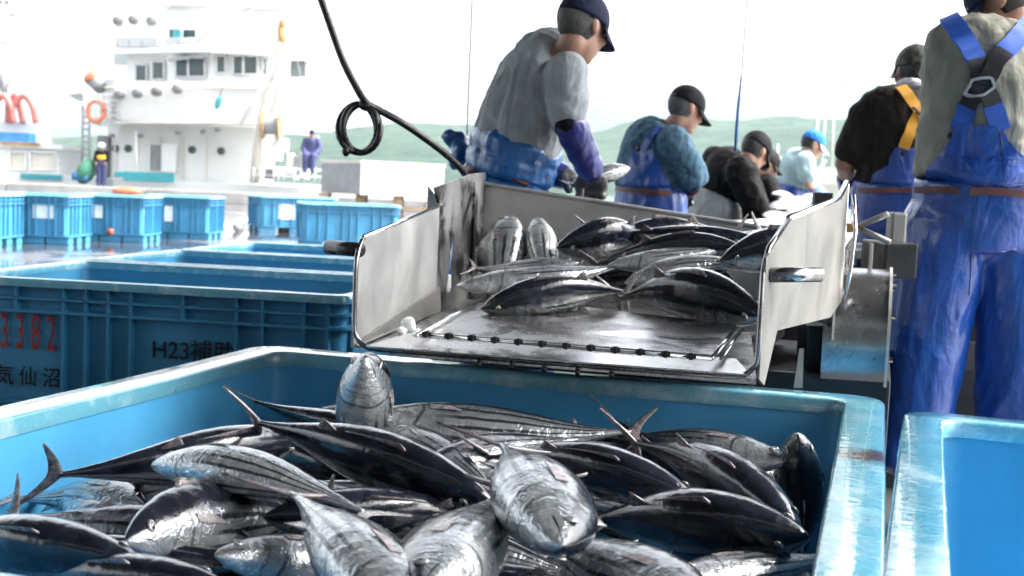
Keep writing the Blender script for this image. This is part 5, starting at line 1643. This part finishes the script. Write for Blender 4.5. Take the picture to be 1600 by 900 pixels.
        if brim_on:
            bm = bmesh.new()
            top, bot = [], []
            for k in range(15):
                a = R(-72 + 144 * k / 14)
                e = o0 - u2 * .012 + r * math.sin(a) * .088 + f2 * math.cos(a) * .106
                w = math.cos(a * .98) ** .6 * brim
                row, row2 = [], []
                for t in (0, .5, 1):
                    q = e + f2 * w * t - u2 * (droop * w * t + .028 * (math.sin(a) ** 2) * t)
                    row.append(bm.verts.new(q + u2 * .002)); row2.append(bm.verts.new(q - u2 * .002))
                top.append(row); bot.append(row2)
            for A in (top, bot):
                for x, y in zip(A, A[1:]):
                    for k in range(2): face(bm, (x[k], x[k + 1], y[k + 1], y[k]))
            for k in range(14):
                face(bm, (top[k][2], top[k + 1][2], bot[k + 1][2], bot[k][2])); face(bm, (top[k][0], top[k + 1][0], bot[k + 1][0], bot[k][0]))
            for e in (0, -1):
                for k in range(2): face(bm, (top[e][k], top[e][k + 1], bot[e][k + 1], bot[e][k]))
            obj('brim', bm, M[brim_m or m], cp)
        if hair:
            bm = bmesh.new()
            ellipsoid(bm, c + u * .020 - f * .016, r * .081, f * .101, u * .100, 28, 18)
            kill = [v for v in bm.verts if (v.co - c).dot(f) > .020 - .25 * abs((v.co - c).dot(u) - .0) or (v.co - c).dot(u) < -.070]
            bmesh.ops.delete(bm, geom=kill, context='VERTS')
            ext = bmesh.ops.solidify(bm, geom=bm.faces[:], thickness=.012)
            for v in bm.verts: v.co += V((noise.noise(v.co * 120), noise.noise(v.co * 120 + V((9, 0, 0))), noise.noise(v.co * 120 + V((0, 9, 0))))) * .003
            obj('hair', bm, M[hair], s.root)
        return cp
    def drape(s, target, name, poly, m, off=.006, th=.004, n=24, rows=24):
        """a panel lying on a garment: poly = [(y, x_left, x_right)...] rows seen from the camera"""
        bv = bvh_of(target.data)
        o = V((0, 0, CAM_Z))
        bm = bmesh.new(); grid = []
        ys = []
        for (a, b) in zip(poly, poly[1:]):
            k = max(2, int(rows * abs(b[0] - a[0]) / abs(poly[-1][0] - poly[0][0])))
            for i in range(k): ys.append(tuple(lerp(a[j], b[j], i / k) for j in range(3)))
        ys.append(poly[-1])
        for (y, x0, x1) in ys:
            row = []
            for i in range(n + 1):
                d = ray(lerp(x0, x1, i / n), y).normalized()
                h, nn, _, _ = bv.ray_cast(o, d)
                row.append((h + nn * off, nn) if h is not None else None)
            hit = [i for i, q in enumerate(row) if q]
            if not hit: continue
            for i in range(n + 1):
                if row[i] is None:
                    j = min(hit, key=lambda k: abs(k - i)); p, nn = row[j]
                    e = (i - j) / n * (x1 - x0) / FPX * p.y
                    row[i] = (p + s.rs * e * .25 + V((0, abs(e) * 1.0, 0)), nn)
            grid.append(row)
        for _ in range(2):                              # let the panel bridge small folds
            g2 = [[q for q in r_] for r_ in grid]
            for a in range(1, len(grid) - 1):
                for b in range(1, n):
                    avg = (grid[a - 1][b][0] + grid[a + 1][b][0] + grid[a][b - 1][0] + grid[a][b + 1][0]) / 4
                    g2[a][b] = (grid[a][b][0].lerp(avg, .5), grid[a][b][1])
            grid = g2
        A = [[bm.verts.new(p) for p, nn in r_] for r_ in grid]
        B = [[bm.verts.new(p - nn * (off + th)) for p, nn in r_] for r_ in grid]
        for G in (A, B):
            for a, b in zip(G, G[1:]):
                for i in range(n): face(bm, (a[i], a[i + 1], b[i + 1], b[i]))
        for i in range(n):
            face(bm, (A[0][i], A[0][i + 1], B[0][i + 1], B[0][i])); face(bm, (A[-1][i], A[-1][i + 1], B[-1][i + 1], B[-1][i]))
        for a in range(len(A) - 1):
            face(bm, (A[a][0], A[a + 1][0], B[a + 1][0], B[a][0])); face(bm, (A[a][n], A[a + 1][n], B[a + 1][n], B[a][n]))
        return obj(name, bm, M[m], s.root, True, 50)
    def ribbon(s, target, name, pts, width, m, off=.010, n=10, th=.004):
        bv = bvh_of(target.data); o = V((0, 0, CAM_Z))
        line = []
        for a, b in zip(pts, pts[1:]):
            for i in range(n): line.append((lerp(a[0], b[0], i / n), lerp(a[1], b[1], i / n)))
        line.append(pts[-1])
        hp_ = []
        for (x, y) in line:
            h, nn, _, _ = bv.ray_cast(o, ray(x, y).normalized())
            if h is not None: hp_.append((h, nn))
        if len(hp_) < 2: return None
        for _ in range(3):
            hp_ = [hp_[0]] + [((a[0] + b[0] * 2 + c[0]) / 4, (a[1] + b[1] * 2 + c[1]).normalized()) for a, b, c in zip(hp_, hp_[1:], hp_[2:])] + [hp_[-1]]
        bm = bmesh.new(); rows = []
        for i, (h, nn) in enumerate(hp_):
            t = (hp_[min(i + 1, len(hp_) - 1)][0] - hp_[max(i - 1, 0)][0]).normalized()
            sd = nn.cross(t).normalized()
            rows.append([bm.verts.new(h + sd * w * width / 2 + nn * e) for w, e in ((-1, off), (1, off), (1, off - th - .004), (-1, off - th - .004))])
        for a, b in zip(rows, rows[1:]):
            for i in range(4): face(bm, (a[i], a[(i + 1) % 4], b[(i + 1) % 4], b[i]))
        face(bm, rows[0]); face(bm, rows[-1])
        return obj(name, bm, M[m], s.root, True, 40)
    def stud(s, target, x, y, r, m, name='stud'):
        bv = bvh_of(target.data); h, nn, _, _ = bv.ray_cast(V((0, 0, CAM_Z)), ray(x, y).normalized())
        if h is None: return
        bm = bmesh.new(); cyl(bm, h, h + nn * .016, r, 12); obj(name, bm, M[m], s.root)
def joints(d):
    return {k: (P(*v) if isinstance(v, tuple) and len(v) == 3 and abs(v[0]) > 2.5 else V(v)) for k, v in d.items()}

WG = 'workers along the fish sorting line'
# ---- the worker in the grey shirt, bending over the line
A = Person('man in a grey T-shirt and navy cap bending down in folded-down blue overalls', joints(dict(
    head=(910, 42, 4.62), neck=(884, 84, 4.66), chest=(830, 165, 4.74),
    sh_r=(888, 120, 4.50), el_r=(890, 192, 4.46), wr_r=(924, 268, 4.58), sh_l=(828, 108, 4.93), el_l=(826, 262, 5.02), wr_l=(884, 276, 4.82),
    hip_l=(756, 325, 4.90), hip_r=(806, 328, 4.66), kn_l=(775, 520, 4.95), kn_r=(830, 520, 4.72), an_l=(772, 690, 4.95), an_r=(815, 690, 4.72),
    hd_r=(935, 300, 4.66), hd_l=(915, 290, 4.76))), (.62, .62, -.30), WG, 1.0, up_=(.25, .2, 1))
A.shirt('grey_shirt', .22, .33, .27, .030, (.074, .074, .076), disp=.020, dscale=.12, seed=1, smooth=10)
A.waders('wader_sky', .12, .035, seed=2, disp=.012)
def fold(bm):
    for t, o in ((.16, .050), (.20, .056), (.255, .064), (.29, .066)):
        c, r, f, d = A.sec(t); a, b = A.rad(t)
        ellipsoid(bm, c, r * (a + o), f * (b + o), d * .050, 20, 8)
_f = fold
def fold(bm):
    _f(bm)
    rcone(bm, P(722, 226, 4.95), .05, P(703, 214, 4.93), .030); rcone(bm, P(722, 240, 4.92), .05, P(712, 252, 4.9), .03)
A.garment('folded_bib', fold, 'wader_sky', disp=.012, dscale=.11, seed=3, smooth=8)
A.ribbon(A.wd, 'belt', [(722, 262), (740, 268), (770, 272), (800, 280), (822, 290)], .035, 'belt', off=.014)
A.sleeve('r', .40, .56, 'sleeve_black', (.060, .058, .056), 'elbow_pad')
A.sleeve('r', .53, .97, 'sleeve_navy', (.06, .062, .050), seed=4)
A.sleeve('l', .50, .95, 'sleeve_navy', (.06, .060, .050), seed=5)
A.glove('r', 'glove_grey', .007); A.glove('l', 'glove_grey', .007)
A.cap('cap_navy', .08, hair='hair_grey', tilt=.05)
# ---- the worker in the checked blue shirt
B = Person('man in a checked blue shirt and black cap, blue overalls with a red belt', joints(dict(
    head=(1072, 170, 6.85), neck=(1043, 203, 6.9), chest=(1020, 255, 6.9),
    sh_r=(1050, 224, 6.70), el_r=(1082, 276, 6.72), wr_r=(1074, 300, 7.0), sh_l=(1010, 215, 7.08), el_l=(1000, 270, 7.2), wr_l=(1050, 300, 7.25),
    hip_l=(992, 338, 7.0), hip_r=(1040, 342, 6.82), kn_l=(995, 470, 7.05), kn_r=(1040, 470, 6.85), an_l=(995, 590, 7.05), an_r=(1040, 590, 6.85))),
    (.80, .38, -.30), WG, 1.12, voxel=.011, up_=(.3, .15, 1))
B.shirt('denim', .44, .48, .25, .036, (.078, .076, .075), disp=.018, dscale=.12, seed=6, smooth=9)
B.waders('wader_blue', .30, .045, seed=7)
B.drape(B.sh, 'bib', [(234, 990, 1022), (255, 983, 1030), (285, 972, 1045), (305, 968, 1062)], 'wader_blue', .012)
B.ribbon(B.sh, 'strap', [(1005, 236), (1018, 215), (1030, 200)], .04, 'wader_blue', .014)
B.stud(B.sh, 1000, 232, .02, 'strap_black', 'buckle')
B.ribbon(B.wd, 'belt', [(966, 296), (990, 297), (1020, 300), (1045, 303)], .028, 'belt', .02)
B.sleeve('r', .46, .80, 'sleeve_red', (.06, .058, .05), 'undersleeve')
B.glove('r', 'glove_grey'); B.glove('l', 'glove_grey')
B.cap('cap_black', .085, hair='hair_grey', tilt=.10)
# ---- the one in black with white overalls
C_ = Person('man all in black with a black cap stooping in whitish overalls', joints(dict(
    head=(1180, 236, 7.9), neck=(1160, 258, 7.95), chest=(1128, 288, 8.0),
    sh_r=(1158, 268, 7.76), el_r=(1180, 318, 7.75), wr_r=(1184, 348, 7.85), sh_l=(1120, 252, 8.2), el_l=(1135, 300, 8.35), wr_l=(1165, 345, 8.3),
    hip_l=(1088, 348, 8.1), hip_r=(1122, 352, 7.9), kn_l=(1090, 450, 8.1), kn_r=(1122, 450, 7.95), an_l=(1090, 545, 8.1), an_r=(1122, 545, 7.95))),
    (.55, .50, -.50), WG, 1.08, voxel=.012, up_=(.4, .2, 1))
C_.shirt('black_shirt', .9, .95, .28, .03, (.088, .078, .07), disp=.014, seed=8)
C_.waders('wader_white', .34, .055, seed=9)
C_.drape(C_.sh, 'bib', [(300, 1098, 1118), (320, 1090, 1122), (340, 1080, 1126)], 'wader_white', .012)
C_.glove('r', 'glove_yellow'); C_.glove('l', 'glove_yellow')
C_.cap('cap_black', .07, hair='hair_black', tilt=.05)
# ---- half hidden behind him
G = Person('person in dark clothes mostly hidden behind the stooping man in black', joints(dict(
    head=(1196, 258, 9.2), neck=(1186, 278, 9.25), chest=(1182, 315, 9.3),
    sh_r=(1200, 290, 9.1), el_r=(1215, 325, 9.05), wr_r=(1222, 350, 9.2), sh_l=(1168, 288, 9.45), el_l=(1165, 330, 9.5), wr_l=(1195, 345, 9.6),
    hip_l=(1162, 360, 9.4), hip_r=(1192, 362, 9.25), kn_l=(1163, 440, 9.4), kn_r=(1192, 440, 9.25), an_l=(1163, 510, 9.4), an_r=(1192, 510, 9.25))),
    (.7, .2, -.35), WG, 1.0, voxel=.014, up_=(.3, .1, 1))
G.shirt('black_shirt', .9, .9, .2, .03, (.08, .075, .065), seed=10)
G.waders('wader_white', .3, .04, seed=11)
G.cap('cap_black', .06, hair='hair_black')
# ---- far worker in the blue and white cap
D_ = Person('far worker in a pale T-shirt with a blue and white cap and blue gloves', joints(dict(
    head=(1270, 226, 10.8), neck=(1256, 243, 10.85), chest=(1243, 270, 10.9),
    sh_r=(1258, 251, 10.7), el_r=(1262, 285, 10.65), wr_r=(1274, 297, 10.85), sh_l=(1246, 250, 11.05), el_l=(1262, 285, 11.15), wr_l=(1280, 296, 11.1),
    hip_l=(1222, 312, 11.0), hip_r=(1236, 314, 10.8), kn_l=(1226, 390, 11.0), kn_r=(1240, 390, 10.8), an_l=(1222, 460, 11.0), an_r=(1237, 460, 10.8))),
    (.82, .15, -.42), WG, 1.0, voxel=.014, up_=(.4, .1, 1))
D_.shirt('pale_shirt', .30, .36, .2, .028, (.078, .072, .07), seed=12)
D_.waders('wader_blue', .24, .04, seed=13)
D_.glove('r', 'glove_blue'); D_.glove('l', 'glove_blue')
D_.cap('cap_blue', .08, 'white_cloth', hair='hair_black')
# ---- the one in the camouflage cap
E = Person('man in a camouflage cap and dark shirt seen from behind, yellow crossed braces', joints(dict(
    head=(1428, 112, 5.92), neck=(1425, 150, 5.86), chest=(1412, 225, 5.82),
    sh_l=(1355, 182, 5.82), el_l=(1320, 254, 5.84), wr_l=(1326, 292, 6.06), sh_r=(1492, 186, 5.84), el_r=(1510, 262, 5.9), wr_r=(1480, 300, 6.15),
    hip_l=(1372, 330, 5.85), hip_r=(1440, 334, 5.85), kn_l=(1368, 490, 5.85), kn_r=(1440, 490, 5.85), an_l=(1365, 615, 5.85), an_r=(1440, 615, 5.85))),
    (-.12, 1, -.12), WG, 1.10, skin='skin_dark', voxel=.010)
E.shirt('brown_shirt', .36, .36, .20, .034, (.072, .072, .074), disp=.011, seed=14, smooth=10)
E.waders('wader_deep', .22, .05, seed=15, dscale=.2)
E.drape(E.sh, 'bib', [(231, 1398, 1452), (258, 1388, 1465), (272, 1366, 1482), (305, 1352, 1490)], 'wader_deep', .014)
E.ribbon(E.sh, 'braces', [(1408, 138), (1420, 152), (1432, 170), (1438, 182)], .050, 'strap_yellow', .014)
E.ribbon(E.sh, 'braces', [(1466, 146), (1455, 158), (1444, 170), (1438, 182)], .050, 'strap_yellow', .018)
E.ribbon(E.sh, 'braces', [(1436, 178), (1424, 200), (1412, 232)], .050, 'strap_yellow', .016)
E.ribbon(E.sh, 'braces', [(1440, 178), (1448, 200), (1456, 232)], .050, 'strap_yellow', .020)
E.ribbon(E.sh, 'brace_ring', [(1424, 170), (1436, 182), (1450, 172)], .010, 'strap_black', .026)
E.ribbon(E.wd, 'belt', [(1345, 298), (1380, 297), (1420, 297), (1450, 298)], .022, 'belt', .02)
E.stud(E.sh, 1410, 239, .012, 'strap_black')
E.cap('camo', .07, hair='hair_black', tilt=-.05)
def towel(bm):
    c, r, f, d = E.sec(1.0)
    ax = (E.J['head'] - E.J['neck']).normalized()
    for k in range(20):
        a0, a1 = 2 * math.pi * k / 20, 2 * math.pi * (k + 1) / 20
        rcone(bm, c + ax * .032 + (r * math.cos(a0) + f * math.sin(a0)) * .066, .022, c + ax * .032 + (r * math.cos(a1) + f * math.sin(a1)) * .066, .022, 8)
E.garment('neck_towel', towel, 'white_cloth', disp=.006, dscale=.04, seed=16)
E.sleeve('l', .80, .98, 'sleeve_navy', (.05, .05, .044), 'wrist_cover')
E.glove('l', 'glove_blue'); E.glove('r', 'glove_blue')
# ---- the big one at the right edge
F = Person('man in a khaki shirt and blue overalls with crossed braces at the right edge', joints(dict(
    head=(1562, 4, 4.20), neck=(1568, 70, 4.16), chest=(1548, 170, 4.10),
    sh_l=(1508, 124, 4.08), el_l=(1474, 222, 4.10), wr_l=(1462, 268, 4.42), sh_r=(1640, 120, 4.14), el_r=(1672, 235, 4.18), wr_r=(1650, 285, 4.45),
    hip_l=(1480, 350, 4.12), hip_r=(1578, 354, 4.12), kn_l=(1450, 520, 4.10), kn_r=(1590, 525, 4.10), an_l=(1420, 690, 4.12), an_r=(1584, 695, 4.12))),
    (-.70, .42, -.50), WG, 1.08, voxel=.008)
F.shirt('khaki_shirt', .48, .48, .18, .038, (.082, .080, .078), disp=.022, dscale=.15, seed=17, smooth=10)
F.waders('wader_blue', .17, .052, 1.2, (.110, .092, .085), disp=.011, dscale=.24, seed=18)
F_bib = F.drape(F.sh, 'bib', [(196, 1492, 1562), (215, 1488, 1572), (240, 1474, 1590), (262, 1456, 1606), (300, 1440, 1625)], 'wader_blue', .020, n=32, rows=30)
XC = (1533, 135)
for nm, pts, m, w, o in (('braces', [(1478, 22), (1488, 36), (1498, 50), (1508, 66), (1518, 84), (1526, 96)], 'strap_blue', .062, .014), ('braces', [(1524, 94), (1530, 112), XC], 'strap_black', .055, .016),
                         ('braces', [(1640, 4), (1625, 18), (1606, 40), (1588, 62), (1566, 84)], 'strap_blue', .062, .014), ('braces', [(1568, 82), (1552, 106), XC], 'strap_black', .055, .018),
                         ('braces', [(1533, 140), (1520, 154), (1512, 168)], 'strap_black', .055, .016), ('braces', [(1514, 164), (1506, 182), (1500, 204)], 'strap_blue', .060, .014),
                         ('braces', [(1535, 140), (1545, 152), (1550, 166)], 'strap_black', .055, .018), ('braces', [(1549, 163), (1556, 182), (1562, 204)], 'strap_blue', .060, .014)):
    F.ribbon(F.sh, nm, pts, w, m, o)
F.ribbon(F.sh, 'brace_ring', [(1513, 142), (1518, 124), (1532, 120), (1547, 120), (1552, 134), (1534, 152), (1513, 142)], .008, 'ring', .030, n=8, th=.006)
for x, y in ((1487, 213), (1566, 212)): F.stud(F.sh, x, y, .011, 'strap_black')
F.ribbon(F.wd, 'belt', [(1440, 297), (1470, 296), (1500, 297)], .022, 'belt', .026)
F.ribbon(F.wd, 'belt', [(1514, 297), (1545, 298), (1580, 301), (1620, 304)], .024, 'belt', .026)
for pts in ([(1476, 244), (1510, 245), (1550, 246), (1598, 249)], [(1499, 204), (1496, 240), (1494, 292)], [(1563, 206), (1568, 240), (1572, 294)]):
    F.ribbon(F_bib, 'seam', pts, .007, 'wader_deep', .003, th=.001)
F.ribbon(F.wd, 'seam', [(1524, 306), (1522, 360), (1518, 420), (1515, 462)], .008, 'wader_deep', .003, th=.001)
F.cap('cap_navy', .09, hair='hair_black', tilt=.08, droop=.55)

# platform under the workers at the right
bm = bmesh.new(); box(bm, (2.1, 5.0, .045), (1.7, 3.2, .09))
# (kept low: the workers stand on the quay beside the line)
bm.free()

# ---- people on the ship
def standing(label, x, y, Y, h, face, shirt, trousers, head_m=None, vest=None, group='people on and by the ship', g=1.0):
    """x, y: photo pixel of the feet"""
    b = P(x, y, Y); fx = V(face); fx.z = 0; fx.normalize(); r = fx.cross(V((0, 0, 1)))
    k = h / 1.7
    pt = lambda s, z, f=0: b + r * s * k + V((0, 0, z * k)) + fx * f * k
    J = dict(head=pt(0, 1.57, .03), neck=pt(0, 1.42), chest=pt(0, 1.2, -.02), sh_l=pt(-.19, 1.36), sh_r=pt(.19, 1.36), el_l=pt(-.25, 1.10, .0), el_r=pt(.25, 1.10, 0),
             wr_l=pt(-.2, .95, .18), wr_r=pt(.2, .95, .18), hip_l=pt(-.10, .90), hip_r=pt(.10, .90), kn_l=pt(-.10, .50, .02), kn_r=pt(.10, .50, .02), an_l=pt(-.10, .09), an_r=pt(.10, .09))
    p = Person(label, J, face, group, g, voxel=.022)
    p.shirt(shirt, .9, .9, .15, .02, seed=20, disp=.01); p.waders(trousers, .2, .02, seed=21, disp=.01)
    if vest:
        p.garment('vest', lambda bm: p.torso(bm, .22, .60, .045), vest, disp=.005)
    return p
v1 = standing('man in a white helmet and yellow vest standing on the white ship deck', 158, 290, 48.4, 1.62, (.2, -1, 0), 'black_shirt', 'purple', vest='hivis')
bm = bmesh.new(); ellipsoid(bm, v1.J['head'] + V((0, 0, .06)), V((.14, 0, 0)), V((0, .15, 0)), V((0, 0, .12)), 14, 8); obj('helmet', bm, M['helmet'], v1.root)
# sitting on the quay box
b = P(486, 247, 39.5)
pt = lambda s, z, f=0: b + V((s, f, z))
v2 = Person('person in purple blue work clothes sitting at the left end of the grey box', dict(
    head=pt(0, .78, 0), neck=pt(0, .62, .05), chest=pt(0, .40, .08), sh_l=pt(.20, .56, .05), sh_r=pt(-.20, .56, .05), el_l=pt(.27, .30, .02), el_r=pt(-.27, .30, .02),
    wr_l=pt(.16, .12, -.2), wr_r=pt(-.16, .12, -.2), hip_l=pt(.10, .08, .08), hip_r=pt(-.10, .08, .08), kn_l=pt(.12, .08, -.38), kn_r=pt(-.12, .08, -.38),
    an_l=pt(.12, -.36, -.36), an_r=pt(-.12, -.36, -.36)), (.35, -1, -.1), 'people on and by the ship', 1.05, voxel=.022)
v2.shirt('purple', .9, .9, .15, .02, seed=22); v2.waders('purple', .2, .02, seed=23); v2.cap('cap_navy', .07)
